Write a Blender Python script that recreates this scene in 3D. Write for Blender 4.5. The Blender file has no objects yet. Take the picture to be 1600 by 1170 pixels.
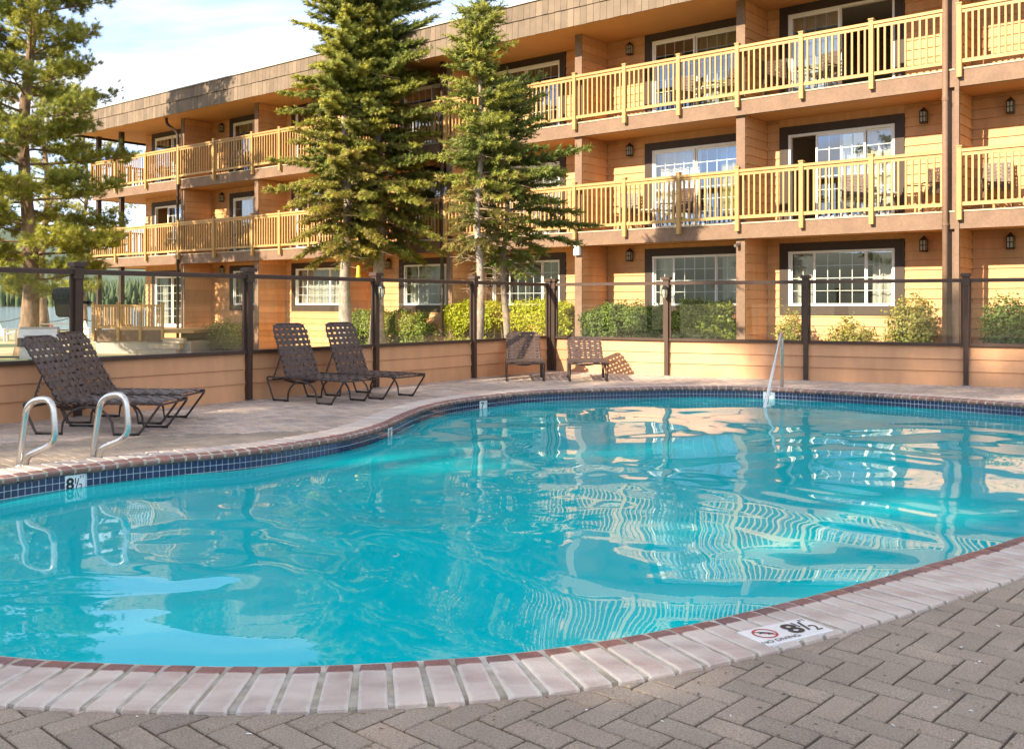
import bpy, math, random
import numpy as np
from mathutils import Vector, Matrix
from mathutils.geometry import tessellate_polygon

R = math.radians
SC = bpy.context.scene
COL = SC.collection

# ------------------------------------------------------------------ camera
F_PX, CX, YH, CAM_H = 1530.0, 800.0, 474.0, 1.30      # focal length in px of the 1600x1170 picture, horizon row
cam_d = bpy.data.cameras.new('camera')
cam = bpy.data.objects.new('camera', cam_d)
COL.objects.link(cam)
cam.location = (0, 0, CAM_H)
cam.rotation_euler = (R(90), 0, 0)
cam_d.sensor_fit = 'HORIZONTAL'
cam_d.sensor_width = 36.0
cam_d.lens = 36.0 * F_PX / 1600.0
cam_d.shift_y = -(585.0 - YH) / 1600.0
cam_d.clip_start = 0.05
cam_d.clip_end = 9000.0
SC.camera = cam

# ------------------------------------------------------------------ light
SUN_EL = 28.0
SUN_H = Vector((-0.754, -0.658, 0)).normalized()          # horizontal direction towards the sun
sun_dir = Vector((SUN_H.x * math.cos(R(SUN_EL)), SUN_H.y * math.cos(R(SUN_EL)), math.sin(R(SUN_EL))))
sun_d = bpy.data.lights.new('sun', 'SUN')
sun_d.energy = 3.45
sun_d.angle = R(0.6)
sun_d.color = (1.0, 0.86, 0.66)
sun = bpy.data.objects.new('sun', sun_d)
COL.objects.link(sun)
sun.rotation_euler = sun_dir.to_track_quat('Z', 'Y').to_euler()

world = bpy.data.worlds.new('World')
SC.world = world
world.use_nodes = True
wt = world.node_tree
wt.nodes.clear()
w_out = wt.nodes.new('ShaderNodeOutputWorld')
w_bg = wt.nodes.new('ShaderNodeBackground')
w_sky = wt.nodes.new('ShaderNodeTexSky')
w_sky.sky_type = 'NISHITA'
w_sky.sun_disc = False
w_sky.sun_elevation = R(SUN_EL)
w_sky.sun_rotation = math.atan2(SUN_H.x, SUN_H.y)
w_sky.altitude = 1900.0
w_sky.air_density = 0.6
w_sky.dust_density = 0.0
w_sky.ozone_density = 1.0
w_tc = wt.nodes.new('ShaderNodeTexCoord')
w_sep = wt.nodes.new('ShaderNodeSeparateXYZ')
wt.links.new(w_tc.outputs['Generated'], w_sep.inputs[0])
w_add = wt.nodes.new('ShaderNodeMath'); w_add.operation = 'ADD'; w_add.inputs[1].default_value = 0.12
w_abs = wt.nodes.new('ShaderNodeMath'); w_abs.operation = 'ABSOLUTE'
wt.links.new(w_sep.outputs[2], w_abs.inputs[0])
wt.links.new(w_abs.outputs[0], w_add.inputs[0])
w_comb = wt.nodes.new('ShaderNodeCombineXYZ')
for i in (0, 1):
    dv = wt.nodes.new('ShaderNodeMath'); dv.operation = 'DIVIDE'
    wt.links.new(w_sep.outputs[i], dv.inputs[0]); wt.links.new(w_add.outputs[0], dv.inputs[1])
    wt.links.new(dv.outputs[0], w_comb.inputs[i])
w_map = wt.nodes.new('ShaderNodeMapping')
w_map.inputs['Rotation'].default_value = (0, 0, R(25))
w_map.inputs['Scale'].default_value = (0.45, 1.1, 1)
w_map.inputs['Location'].default_value = (0.3, 4.4, 0)
wt.links.new(w_comb.outputs[0], w_map.inputs[0])
w_noise = wt.nodes.new('ShaderNodeTexNoise')
w_noise.inputs['Scale'].default_value = 1.1
w_noise.inputs['Detail'].default_value = 7.0
w_noise.inputs['Roughness'].default_value = 0.55
w_noise.inputs['Distortion'].default_value = 0.6
wt.links.new(w_map.outputs[0], w_noise.inputs['Vector'])
w_ramp = wt.nodes.new('ShaderNodeValToRGB')
w_ramp.color_ramp.elements[0].position = 0.40
w_ramp.color_ramp.elements[0].color = (0.12, 0.12, 0.12, 1)
w_ramp.color_ramp.elements[1].position = 0.60
w_ramp.color_ramp.elements[1].color = (0.95, 0.95, 0.95, 1)
wt.links.new(w_noise.outputs[0], w_ramp.inputs[0])
w_mix = wt.nodes.new('ShaderNodeMix'); w_mix.data_type = 'RGBA'
w_mix.inputs['B'].default_value = (3.45, 3.38, 3.30, 1)         # thin bright cloud, in the sky texture's own units
wt.links.new(w_ramp.outputs[0], w_mix.inputs['Factor'])
wt.links.new(w_sky.outputs[0], w_mix.inputs['A'])
wt.links.new(w_mix.outputs['Result'], w_bg.inputs['Color'])
w_bg.inputs['Strength'].default_value = 0.15
wt.links.new(w_bg.outputs[0], w_out.inputs[0])

SC.view_settings.view_transform = 'Standard'
SC.view_settings.look = 'None'
SC.view_settings.exposure = 1.86
SC.view_settings.gamma = 1.0
SC.view_settings.use_curve_mapping = False
SC.cycles.max_bounces = 10
SC.cycles.transparent_max_bounces = 24
SC.cycles.diffuse_bounces = 4
SC.cycles.glossy_bounces = 4
SC.cycles.caustics_reflective = False
SC.cycles.caustics_refractive = False
SC.cycles.use_denoising = True
SC.cycles.sample_clamp_indirect = 6.0

rng = random.Random(7)
npr = np.random.default_rng(7)

# ------------------------------------------------------------------ helpers: pixels
def gpt(x, y, z=0.0):
    """point of height z under photo pixel (x, y) below the horizon"""
    Y = F_PX * (CAM_H - z) / (y - YH)
    return Vector(((x - CX) / F_PX * Y, Y, z))

def at(x, Y, z=0.0):
    return Vector(((x - CX) / F_PX * Y, Y, z))

# ------------------------------------------------------------------ helpers: materials
def nd(t, typ, **kw):
    n = t.nodes.new(typ)
    for k, v in kw.items():
        setattr(n, k, v)
    return n

def mat(name, col, rough=0.6, var=0.12, scale=6.0, bump=0.0, bscale=60.0, metal=0.0, spec=0.4,
        objvar=0.0, attr=False, stretch=(1, 1, 1), col2=None, transl=0.0, fine=0.0, coat=0.0, bstretch=None):
    m = bpy.data.materials.new(name)
    m.use_nodes = True
    t = m.node_tree
    p = t.nodes['Principled BSDF']
    p.inputs['Roughness'].default_value = rough
    p.inputs['Metallic'].default_value = metal
    p.inputs['Specular IOR Level'].default_value = spec
    p.inputs['Coat Weight'].default_value = coat
    tc = nd(t, 'ShaderNodeTexCoord')
    geo = nd(t, 'ShaderNodeNewGeometry')
    mp = nd(t, 'ShaderNodeMapping')
    mp.inputs['Scale'].default_value = stretch
    t.links.new(geo.outputs['Position'], mp.inputs[0])
    nz = nd(t, 'ShaderNodeTexNoise')
    nz.inputs['Scale'].default_value = scale
    nz.inputs['Detail'].default_value = 5
    nz.inputs['Roughness'].default_value = 0.6
    t.links.new(mp.outputs[0], nz.inputs['Vector'])
    hsv = nd(t, 'ShaderNodeMapRange')
    hsv.inputs['From Min'].default_value = 0.3
    hsv.inputs['From Max'].default_value = 0.7
    hsv.inputs['To Min'].default_value = 1 - var
    hsv.inputs['To Max'].default_value = 1 + var
    t.links.new(nz.outputs[0], hsv.inputs[0])
    fac = hsv.outputs[0]
    if fine:
        nf = nd(t, 'ShaderNodeTexNoise')
        nf.inputs['Scale'].default_value = bscale
        nf.inputs['Detail'].default_value = 3
        t.links.new(mp.outputs[0], nf.inputs['Vector'])
        mr = nd(t, 'ShaderNodeMapRange')
        mr.inputs['From Min'].default_value = 0.3; mr.inputs['From Max'].default_value = 0.7
        mr.inputs['To Min'].default_value = 1 - fine; mr.inputs['To Max'].default_value = 1 + fine
        t.links.new(nf.outputs[0], mr.inputs[0])
        mm = nd(t, 'ShaderNodeMath', operation='MULTIPLY')
        t.links.new(fac, mm.inputs[0]); t.links.new(mr.outputs[0], mm.inputs[1])
        fac = mm.outputs[0]
    base = nd(t, 'ShaderNodeMix', data_type='RGBA')
    base.inputs['A'].default_value = (*col, 1)
    base.inputs['B'].default_value = (*(col2 or col), 1)
    base.inputs['Factor'].default_value = 0.0
    rnd = None
    if objvar:
        oi = nd(t, 'ShaderNodeObjectInfo'); rnd = oi.outputs['Random']
    if attr:
        va = nd(t, 'ShaderNodeAttribute'); va.attribute_name = 'rnd'; rnd = va.outputs['Fac']
    if rnd is not None:
        if col2:
            t.links.new(rnd, base.inputs['Factor'])
        mr = nd(t, 'ShaderNodeMath', operation='MULTIPLY'); mr.inputs[1].default_value = 7.31
        fr = nd(t, 'ShaderNodeMath', operation='FRACT')
        t.links.new(rnd, mr.inputs[0]); t.links.new(mr.outputs[0], fr.inputs[0])
        ov = objvar or 0.15
        m2 = nd(t, 'ShaderNodeMapRange')
        m2.inputs['To Min'].default_value = 1 - ov; m2.inputs['To Max'].default_value = 1 + ov
        t.links.new(fr.outputs[0], m2.inputs[0])
        mm = nd(t, 'ShaderNodeMath', operation='MULTIPLY')
        t.links.new(fac, mm.inputs[0]); t.links.new(m2.outputs[0], mm.inputs[1])
        fac = mm.outputs[0]
    elif col2:
        n3 = nd(t, 'ShaderNodeTexNoise'); n3.inputs['Scale'].default_value = scale * 0.37; n3.inputs['Detail'].default_value = 4
        t.links.new(mp.outputs[0], n3.inputs['Vector'])
        r3 = nd(t, 'ShaderNodeMapRange'); r3.inputs['From Min'].default_value = 0.4; r3.inputs['From Max'].default_value = 0.62
        t.links.new(n3.outputs[0], r3.inputs[0]); t.links.new(r3.outputs[0], base.inputs['Factor'])
    mul = nd(t, 'ShaderNodeVectorMath', operation='SCALE')
    t.links.new(base.outputs['Result'], mul.inputs[0]); t.links.new(fac, mul.inputs['Scale'])
    t.links.new(mul.outputs[0], p.inputs['Base Color'])
    if bump:
        nb = nd(t, 'ShaderNodeTexNoise'); nb.inputs['Scale'].default_value = bscale; nb.inputs['Detail'].default_value = 4
        if bstretch:
            mb = nd(t, 'ShaderNodeMapping'); mb.inputs['Scale'].default_value = bstretch
            t.links.new(geo.outputs['Position'], mb.inputs[0]); t.links.new(mb.outputs[0], nb.inputs['Vector'])
        else:
            t.links.new(mp.outputs[0], nb.inputs['Vector'])
        b = nd(t, 'ShaderNodeBump'); b.inputs['Strength'].default_value = bump; b.inputs['Distance'].default_value = 0.01
        t.links.new(nb.outputs[0], b.inputs['Height']); t.links.new(b.outputs[0], p.inputs['Normal'])
    if transl:
        out = t.nodes['Material Output']
        tr = nd(t, 'ShaderNodeBsdfTranslucent')
        t.links.new(mul.outputs[0], tr.inputs['Color'])
        mx = nd(t, 'ShaderNodeMixShader'); mx.inputs[0].default_value = transl
        t.links.new(p.outputs[0], mx.inputs[1]); t.links.new(tr.outputs[0], mx.inputs[2])
        t.links.new(mx.outputs[0], out.inputs['Surface'])
    return m

def glass_mat(name, tint=(0.93, 0.96, 0.95), gain=1.6, rough=0.0, dirt=0.0, z0=0.0, z1=1.0, base=0.0):
    """thin pane: clear, with a Fresnel mirror; optional pale hard-water film that thickens towards the bottom"""
    m = bpy.data.materials.new(name); m.use_nodes = True
    t = m.node_tree; t.nodes.clear()
    out = nd(t, 'ShaderNodeOutputMaterial')
    tr = nd(t, 'ShaderNodeBsdfTransparent'); tr.inputs[0].default_value = (*tint, 1)
    gl = nd(t, 'ShaderNodeBsdfGlossy'); gl.inputs['Roughness'].default_value = rough
    gl.inputs['Color'].default_value = (0.97, 0.98, 1, 1)
    fr = nd(t, 'ShaderNodeFresnel'); fr.inputs[0].default_value = 1.5
    mu = nd(t, 'ShaderNodeMath', operation='MULTIPLY_ADD'); mu.inputs[1].default_value = gain; mu.inputs[2].default_value = base; mu.use_clamp = True
    t.links.new(fr.outputs[0], mu.inputs[0])
    mx = nd(t, 'ShaderNodeMixShader')
    t.links.new(mu.outputs[0], mx.inputs[0]); t.links.new(tr.outputs[0], mx.inputs[1]); t.links.new(gl.outputs[0], mx.inputs[2])
    last = mx
    if dirt:
        geo = nd(t, 'ShaderNodeNewGeometry'); sp = nd(t, 'ShaderNodeSeparateXYZ')
        t.links.new(geo.outputs['Position'], sp.inputs[0])
        mr = nd(t, 'ShaderNodeMapRange'); mr.inputs['From Min'].default_value = z1; mr.inputs['From Max'].default_value = z0
        mr.inputs['To Min'].default_value = 0.006; mr.interpolation_type = 'SMOOTHSTEP'; mr.inputs['To Max'].default_value = dirt
        t.links.new(sp.outputs[2], mr.inputs[0])
        nz = nd(t, 'ShaderNodeTexNoise'); nz.inputs['Scale'].default_value = 3.0; nz.inputs['Detail'].default_value = 6
        t.links.new(geo.outputs['Position'], nz.inputs['Vector'])
        m2 = nd(t, 'ShaderNodeMath', operation='MULTIPLY'); t.links.new(mr.outputs[0], m2.inputs[0]); t.links.new(nz.outputs[0], m2.inputs[1])
        df = nd(t, 'ShaderNodeBsdfDiffuse'); df.inputs[0].default_value = (0.75, 0.74, 0.70, 1)
        tl = nd(t, 'ShaderNodeBsdfTranslucent'); tl.inputs[0].default_value = (0.75, 0.74, 0.70, 1)
        ad = nd(t, 'ShaderNodeMixShader'); ad.inputs[0].default_value = 0.5
        t.links.new(df.outputs[0], ad.inputs[1]); t.links.new(tl.outputs[0], ad.inputs[2])
        mx2 = nd(t, 'ShaderNodeMixShader')
        t.links.new(m2.outputs[0], mx2.inputs[0]); t.links.new(mx.outputs[0], mx2.inputs[1]); t.links.new(ad.outputs[0], mx2.inputs[2])
        last = mx2
    t.links.new(last.outputs[0], out.inputs['Surface'])
    return m

SID = (0.585, 0.305, 0.126)
M = {}
M['siding'] = mat('siding', SID, 0.62, 0.12, 2.2, bump=0.25, bscale=30, bstretch=(3, 3, 40), stretch=(2, 2, 0.5), objvar=0.08)
M['siding_field'] = mat('siding_field', SID, 0.62, 0.10, 2.2, bump=0.25, bscale=30, bstretch=(3, 3, 40), stretch=(2, 2, 0.5), attr=True)
FSID = (0.60, 0.310, 0.152)
M['fence_siding'] = mat('fence_siding', FSID, 0.62, 0.10, 2.2, bump=0.25, bscale=30, bstretch=(3, 3, 40), stretch=(2, 2, 0.5), objvar=0.06)
M['soffit'] = mat('soffit', (0.52, 0.245, 0.078), 0.7, 0.06, 1.5)
M['trim'] = mat('trim', (0.042, 0.025, 0.015), 0.6, 0.12, 5, bump=0.15, bscale=25)
M['beam'] = mat('beam', (0.190, 0.115, 0.072), 0.7, 0.14, 3, bump=0.3, bscale=20, stretch=(1, 1, 1), fine=0.10)
M['rail_wood'] = mat('rail_wood', (0.42, 0.25, 0.088), 0.55, 0.10, 4, bump=0.15, bscale=40, objvar=0.12)
M['deck_edge'] = mat('deck_edge', (0.46, 0.37, 0.25), 0.7, 0.1, 6)
M['shingle'] = mat('shingle', (0.150, 0.110, 0.077), 0.8, 0.14, 3, bump=0.4, bscale=30, bstretch=(30, 30, 2), objvar=0.14, col2=(0.19, 0.138, 0.094))
M['shingle_back'] = mat('shingle_back', (0.05, 0.035, 0.025), 0.9)
M['flashing'] = mat('flashing', (0.42, 0.40, 0.36), 0.5, 0.1, 4, metal=0.3)
M['roof'] = mat('roofing', (0.22, 0.20, 0.18), 0.9, 0.15, 3)
M['white_frame'] = mat('white_frame', (0.80, 0.77, 0.70), 0.4, 0.04, 5)
M['room'] = mat('room', (0.42, 0.36, 0.28), 0.9, 0.05, 1)
M['carpet'] = mat('carpet', (0.16, 0.11, 0.07), 0.95, 0.15, 8)
M['curtain'] = mat('curtain', (0.78, 0.74, 0.62), 0.85, 0.06, 6, transl=0.35)
M['curtain_green'] = mat('curtain_green', (0.42, 0.38, 0.16), 0.85, 0.08, 6, transl=0.3)
M['pane'] = glass_mat('pane', (0.90, 0.93, 0.92), 1.7, 0.0, base=0.10)
M['fence_glass'] = glass_mat('fence_glass', (0.95, 0.97, 0.96), 1.1, 0.0, dirt=0.10, z0=0.66, z1=0.88)
M['bronze'] = mat('bronze_metal', (0.066, 0.038, 0.025), 0.55, 0.12, 6, spec=0.3)
M['frame_brown'] = mat('frame_brown', (0.052, 0.037, 0.030), 0.38, 0.1, 9, spec=0.5)
M['strap'] = mat('strap', (0.082, 0.054, 0.045), 0.42, 0.08, 12, spec=0.45, objvar=0.08)
M['rubber'] = mat('rubber', (0.02, 0.018, 0.016), 0.7)
M['steel'] = mat('steel', (0.62, 0.60, 0.56), 0.27, 0.06, 10, metal=1.0)
M['black'] = mat('black_metal', (0.018, 0.017, 0.016), 0.4)
M['lamp_glass'] = mat('lamp_glass', (0.62, 0.58, 0.42), 0.25, 0.05, 8, transl=0.4)
M['white_plastic'] = mat('white_plastic', (0.78, 0.77, 0.73), 0.4, 0.04, 5)
M['cream'] = mat('cream_box', (0.66, 0.60, 0.44), 0.5, 0.06, 4)
M['yellow'] = mat('yellow_plastic', (0.75, 0.60, 0.04), 0.35, 0.05, 5, transl=0.3)
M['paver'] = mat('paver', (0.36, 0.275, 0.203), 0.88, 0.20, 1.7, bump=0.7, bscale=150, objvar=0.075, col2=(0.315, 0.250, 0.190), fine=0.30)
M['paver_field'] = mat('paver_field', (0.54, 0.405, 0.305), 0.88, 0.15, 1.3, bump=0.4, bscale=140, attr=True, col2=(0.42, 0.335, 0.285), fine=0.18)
def pink_stain():
    # faded red paint on the pavers round the ladder
    t = M['paver_field'].node_tree; p = t.nodes['Principled BSDF']
    src = p.inputs['Base Color'].links[0].from_socket
    geo = [n for n in t.nodes if n.type == 'NEW_GEOMETRY'][0]
    sb = nd(t, 'ShaderNodeVectorMath', operation='DISTANCE'); sb.inputs[1].default_value = (-3.75, 8.15, 0)
    t.links.new(geo.outputs['Position'], sb.inputs[0])
    nz = nd(t, 'ShaderNodeTexNoise'); nz.inputs['Scale'].default_value = 2.6; nz.inputs['Detail'].default_value = 5
    t.links.new(geo.outputs['Position'], nz.inputs['Vector'])
    ad = nd(t, 'ShaderNodeMath', operation='MULTIPLY_ADD'); ad.inputs[1].default_value = 1.3
    t.links.new(nz.outputs[0], ad.inputs[0]); t.links.new(sb.outputs['Value'], ad.inputs[2])
    mr = nd(t, 'ShaderNodeMapRange'); mr.inputs['From Min'].default_value = 1.55; mr.inputs['From Max'].default_value = 1.15; mr.inputs['To Max'].default_value = 0.75
    t.links.new(ad.outputs[0], mr.inputs[0])
    mx = nd(t, 'ShaderNodeMix', data_type='RGBA'); mx.inputs['B'].default_value = (0.50, 0.235, 0.205, 1)
    t.links.new(mr.outputs[0], mx.inputs['Factor']); t.links.new(src, mx.inputs['A']); t.links.new(mx.outputs['Result'], p.inputs['Base Color'])
pink_stain()
M['sand'] = mat('joint_sand', (0.115, 0.095, 0.08), 0.95, 0.25, 7, bump=0.4, bscale=160)
M['mortar'] = mat('mortar', (0.36, 0.31, 0.235), 0.92, 0.30, 12, bump=0.6, bscale=120, col2=(0.50, 0.46, 0.40))
M['tile'] = mat('pool_tile', (0.008, 0.010, 0.055), 0.12, 0.25, 9, spec=0.6, objvar=0.3)
M['tile_field'] = mat('pool_tile_field', (0.008, 0.010, 0.055), 0.12, 0.25, 9, spec=0.6, attr=True)
M['grout'] = mat('grout', (0.46, 0.55, 0.60), 0.7, 0.1, 8)
M['plaster'] = mat('plaster', (0.70, 0.92, 0.94), 0.75, 0.06, 1.2)
M['tile_white'] = mat('tile_white', (0.76, 0.76, 0.74), 0.25, 0.05, 9)
M['ink'] = mat('ink', (0.012, 0.012, 0.013), 0.4)
M['ink_red'] = mat('ink_red', (0.50, 0.035, 0.025), 0.4)
M['bark'] = mat('bark_grey', (0.24, 0.19, 0.145), 0.92, 0.30, 7, bump=0.9, bscale=22, stretch=(1, 1, 0.45), col2=(0.36, 0.31, 0.25), fine=0.25)
M['bark_pine'] = mat('bark_pine', (0.165, 0.108, 0.070), 0.93, 0.30, 5, bump=1.0, bscale=13, stretch=(1, 1, 0.35), col2=(0.25, 0.165, 0.10), fine=0.3)
M['dead'] = mat('dead_twig', (0.27, 0.19, 0.12), 0.9, 0.2, 6)
M['fir'] = mat('fir_needles', (0.105, 0.150, 0.028), 0.6, 0.2, 1.0, attr=True, col2=(0.42, 0.39, 0.05), transl=0.30)
M['fir_dry'] = mat('fir_dry_needles', (0.17, 0.165, 0.042), 0.65, 0.18, 1.0, attr=True, col2=(0.38, 0.265, 0.07), transl=0.30)
M['pine'] = mat('pine_needles', (0.145, 0.180, 0.030), 0.6, 0.2, 0.7, attr=True, col2=(0.46, 0.43, 0.05), transl=0.32)
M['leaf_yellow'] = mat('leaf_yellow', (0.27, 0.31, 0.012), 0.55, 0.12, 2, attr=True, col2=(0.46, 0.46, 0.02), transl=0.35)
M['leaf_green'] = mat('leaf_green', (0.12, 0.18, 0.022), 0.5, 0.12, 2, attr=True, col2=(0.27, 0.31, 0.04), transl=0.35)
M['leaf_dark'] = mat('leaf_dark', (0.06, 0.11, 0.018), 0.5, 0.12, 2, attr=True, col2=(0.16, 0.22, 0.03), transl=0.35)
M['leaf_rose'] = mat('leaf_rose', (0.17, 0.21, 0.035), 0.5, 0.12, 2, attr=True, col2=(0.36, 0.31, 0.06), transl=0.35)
M['lawn'] = mat('lawn', (0.30, 0.265, 0.11), 0.95, 0.25, 0.8, bump=0.6, bscale=40, col2=(0.48, 0.40, 0.23), fine=0.2)
M['concrete'] = mat('concrete', (0.42, 0.38, 0.32), 0.9, 0.12, 2, bump=0.2, bscale=60)
M['hill'] = mat('hill', (0.10, 0.13, 0.085), 0.95, 0.3, 0.02)
M['forest'] = mat('forest', (0.055, 0.085, 0.040), 0.9, 0.2, 0.05, attr=True, col2=(0.11, 0.13, 0.05))
M['lake'] = mat('lake', (0.10, 0.16, 0.19), 0.12, 0.1, 0.05, bump=0.25, bscale=0.6, spec=0.5)
M['wood_grey'] = mat('wood_grey', (0.17, 0.145, 0.10), 0.8, 0.2, 5, stretch=(1, 6, 6))
M['wood_green'] = mat('wood_green', (0.10, 0.125, 0.07), 0.75, 0.15, 5)
M['galv'] = mat('galv', (0.30, 0.31, 0.31), 0.35, 0.1, 6, metal=0.8)
M['chair_tan'] = mat('woven_brown', (0.10, 0.06, 0.045), 0.5, 0.15, 9)
M['table_white'] = mat('table_top', (0.45, 0.42, 0.38), 0.3, 0.05, 5)
M['blue_cloth'] = mat('blue_cloth', (0.03, 0.04, 0.16), 0.85, 0.1, 9)
M['red_paint'] = mat('red_paint', (0.45, 0.06, 0.04), 0.5, 0.1, 5)

# ------------------------------------------------------------------ helpers: meshes and objects
class MB:
    """collects geometry; build() links it as ONE mesh object"""
    def __init__(self):
        self.v = []; self.f = []; self.mi = []
    def add(self, vs, fs, mi=0):
        b = len(self.v)
        self.v += [tuple(p) for p in vs]
        self.f += [tuple(i + b for i in f) for f in fs]
        self.mi += [mi] * len(fs)
        return self
    def box(self, x0, x1, y0, y1, z0, z1, mi=0):
        return self.add([(x0, y0, z0), (x1, y0, z0), (x1, y1, z0), (x0, y1, z0), (x0, y0, z1), (x1, y0, z1), (x1, y1, z1), (x0, y1, z1)],
                        [(0, 3, 2, 1), (4, 5, 6, 7), (0, 1, 5, 4), (1, 2, 6, 5), (2, 3, 7, 6), (3, 0, 4, 7)], mi)
    def bbox(self, x0, x1, y0, y1, z0, z1, b=0.005, mi=0):
        """box with chamfered top edges"""
        vs = [(x0, y0, z0), (x1, y0, z0), (x1, y1, z0), (x0, y1, z0),
              (x0, y0, z1 - b), (x1, y0, z1 - b), (x1, y1, z1 - b), (x0, y1, z1 - b),
              (x0 + b, y0 + b, z1), (x1 - b, y0 + b, z1), (x1 - b, y1 - b, z1), (x0 + b, y1 - b, z1)]
        fs = [(0, 3, 2, 1), (8, 9, 10, 11)]
        for i in range(4):
            j = (i + 1) % 4
            fs += [(i, j, j + 4, i + 4), (i + 4, j + 4, j + 8, i + 8)]
        return self.add(vs, fs, mi)
    def beam(self, a, b, w, h, up=(0, 0, 1), mi=0):
        """box bar from a to b, w wide, h high (h along up)"""
        a = Vector(a); b = Vector(b); d = (b - a).normalized(); up = Vector(up)
        s = d.cross(up)
        if s.length < 1e-5:
            s = d.cross(Vector((1, 0, 0)))
        s.normalize(); u = s.cross(d)
        vs = []
        for p in (a, b):
            for i, j in ((-1, -1), (1, -1), (1, 1), (-1, 1)):
                vs.append(p + s * (i * w / 2) + u * (j * h / 2))
        return self.add(vs, [(3, 2, 1, 0), (4, 5, 6, 7), (0, 1, 5, 4), (1, 2, 6, 5), (2, 3, 7, 6), (3, 0, 4, 7)], mi)
    def tube(self, pts, r, n=8, mi=0, cap=True):
        pts = [Vector(p) for p in pts]
        rr = r if hasattr(r, '__len__') else [r] * len(pts)
        m = len(pts)
        tg = []
        for i in range(m):
            a = pts[max(i - 1, 0)]; c = pts[min(i + 1, m - 1)]
            t = (c - a)
            tg.append(t.normalized() if t.length > 1e-9 else Vector((0, 0, 1)))
        ref = Vector((0, 0, 1)) if abs(tg[0].z) < 0.9 else Vector((1, 0, 0))
        s = tg[0].cross(ref).normalized()
        vs = []
        for i in range(m):
            s = (s - tg[i] * s.dot(tg[i]))
            s.normalize()
            u = tg[i].cross(s)
            for k in range(n):
                a = 2 * math.pi * k / n
                vs.append(pts[i] + (s * math.cos(a) + u * math.sin(a)) * rr[i])
        fs = []
        for i in range(m - 1):
            for k in range(n):
                k2 = (k + 1) % n
                fs.append((i * n + k, i * n + k2, (i + 1) * n + k2, (i + 1) * n + k))
        if cap:
            fs.append(tuple(range(n - 1, -1, -1)))
            fs.append(tuple((m - 1) * n + k for k in range(n)))
        return self.add(vs, fs, mi)
    def lathe(self, prof, n=14, c=(0, 0, 0), mi=0):
        vs = []; fs = []
        for (r, z) in prof:
            for k in range(n):
                a = 2 * math.pi * k / n
                vs.append((c[0] + r * math.cos(a), c[1] + r * math.sin(a), c[2] + z))
        for i in range(len(prof) - 1):
            for k in range(n):
                k2 = (k + 1) % n
                fs.append((i * n + k, i * n + k2, (i + 1) * n + k2, (i + 1) * n + k))
        fs.append(tuple(range(n - 1, -1, -1))); fs.append(tuple((len(prof) - 1) * n + k for k in range(n)))
        return self.add(vs, fs, mi)
    def mesh(self, name, mats, smooth=False):
        me = bpy.data.meshes.new(name)
        me.from_pydata(self.v, [], self.f)
        mats = mats if isinstance(mats, (list, tuple)) else [mats]
        for k in mats:
            me.materials.append(M[k] if isinstance(k, str) else k)
        if len(mats) > 1:
            me.polygons.foreach_set('material_index', self.mi)
        if smooth:
            me.polygons.foreach_set('use_smooth', [True] * len(me.polygons))
        me.update()
        return me
    def build(self, name, mats, parent=None, smooth=False, loc=None):
        return link(name, self.mesh(name, mats, smooth), parent, loc)

def link(name, me, parent=None, loc=None, rotz=0.0, scale=None):
    o = bpy.data.objects.new(name, me)
    COL.objects.link(o)
    if parent:
        o.parent = parent
    if loc is not None:
        o.location = loc
    if rotz:
        o.rotation_euler = (0, 0, rotz)
    if scale is not None:
        o.scale = scale
    return o

def tag(o, label=None, cat=None, group=None, kind=None):
    if label: o['label'] = label
    if cat: o['category'] = cat
    if group: o['group'] = group
    if kind: o['kind'] = kind
    return o

def empty(name, loc, rz=0.0, label=None, cat=None, group=None):
    o = bpy.data.objects.new(name, None)
    COL.objects.link(o)
    o.location = loc
    o.rotation_euler = (0, 0, rz)
    o.empty_display_size = 0.2
    return tag(o, label, cat, group)

def copy_tree(o, parent=None):
    c = o.copy(); COL.objects.link(c); c.parent = parent
    for ch in list(o.children):
        copy_tree(ch, c)
    return c

def np_mesh(name, V, Fq, material, rnd=None, smooth=False):
    """fast mesh from numpy: V (n,3), Fq (m,k) all faces with k corners; rnd: per-vertex value stored as 'rnd'"""
    me = bpy.data.meshes.new(name)
    V = np.asarray(V, dtype=np.float32); Fq = np.asarray(Fq, dtype=np.int32)
    m, k = Fq.shape
    me.vertices.add(len(V)); me.vertices.foreach_set('co', V.ravel())
    me.loops.add(m * k); me.loops.foreach_set('vertex_index', Fq.ravel())
    me.polygons.add(m)
    me.polygons.foreach_set('loop_start', np.arange(0, m * k, k, dtype=np.int32))
    me.polygons.foreach_set('loop_total', np.full(m, k, dtype=np.int32))
    if smooth:
        me.polygons.foreach_set('use_smooth', np.ones(m, dtype=bool))
    me.materials.append(M[material] if isinstance(material, str) else material)
    me.update(calc_edges=True)
    if rnd is not None:
        a = me.attributes.new('rnd', 'FLOAT', 'POINT')
        a.data.foreach_set('value', np.asarray(rnd, dtype=np.float32))
    return me

def attr_rnd(me, per_piece, n):
    """a random 'rnd' value for each run of per_piece vertices"""
    a = me.attributes.new('rnd', 'FLOAT', 'POINT')
    v = np.repeat(npr.random(n), per_piece).astype(np.float32)
    a.data.foreach_set('value', v)

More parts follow.
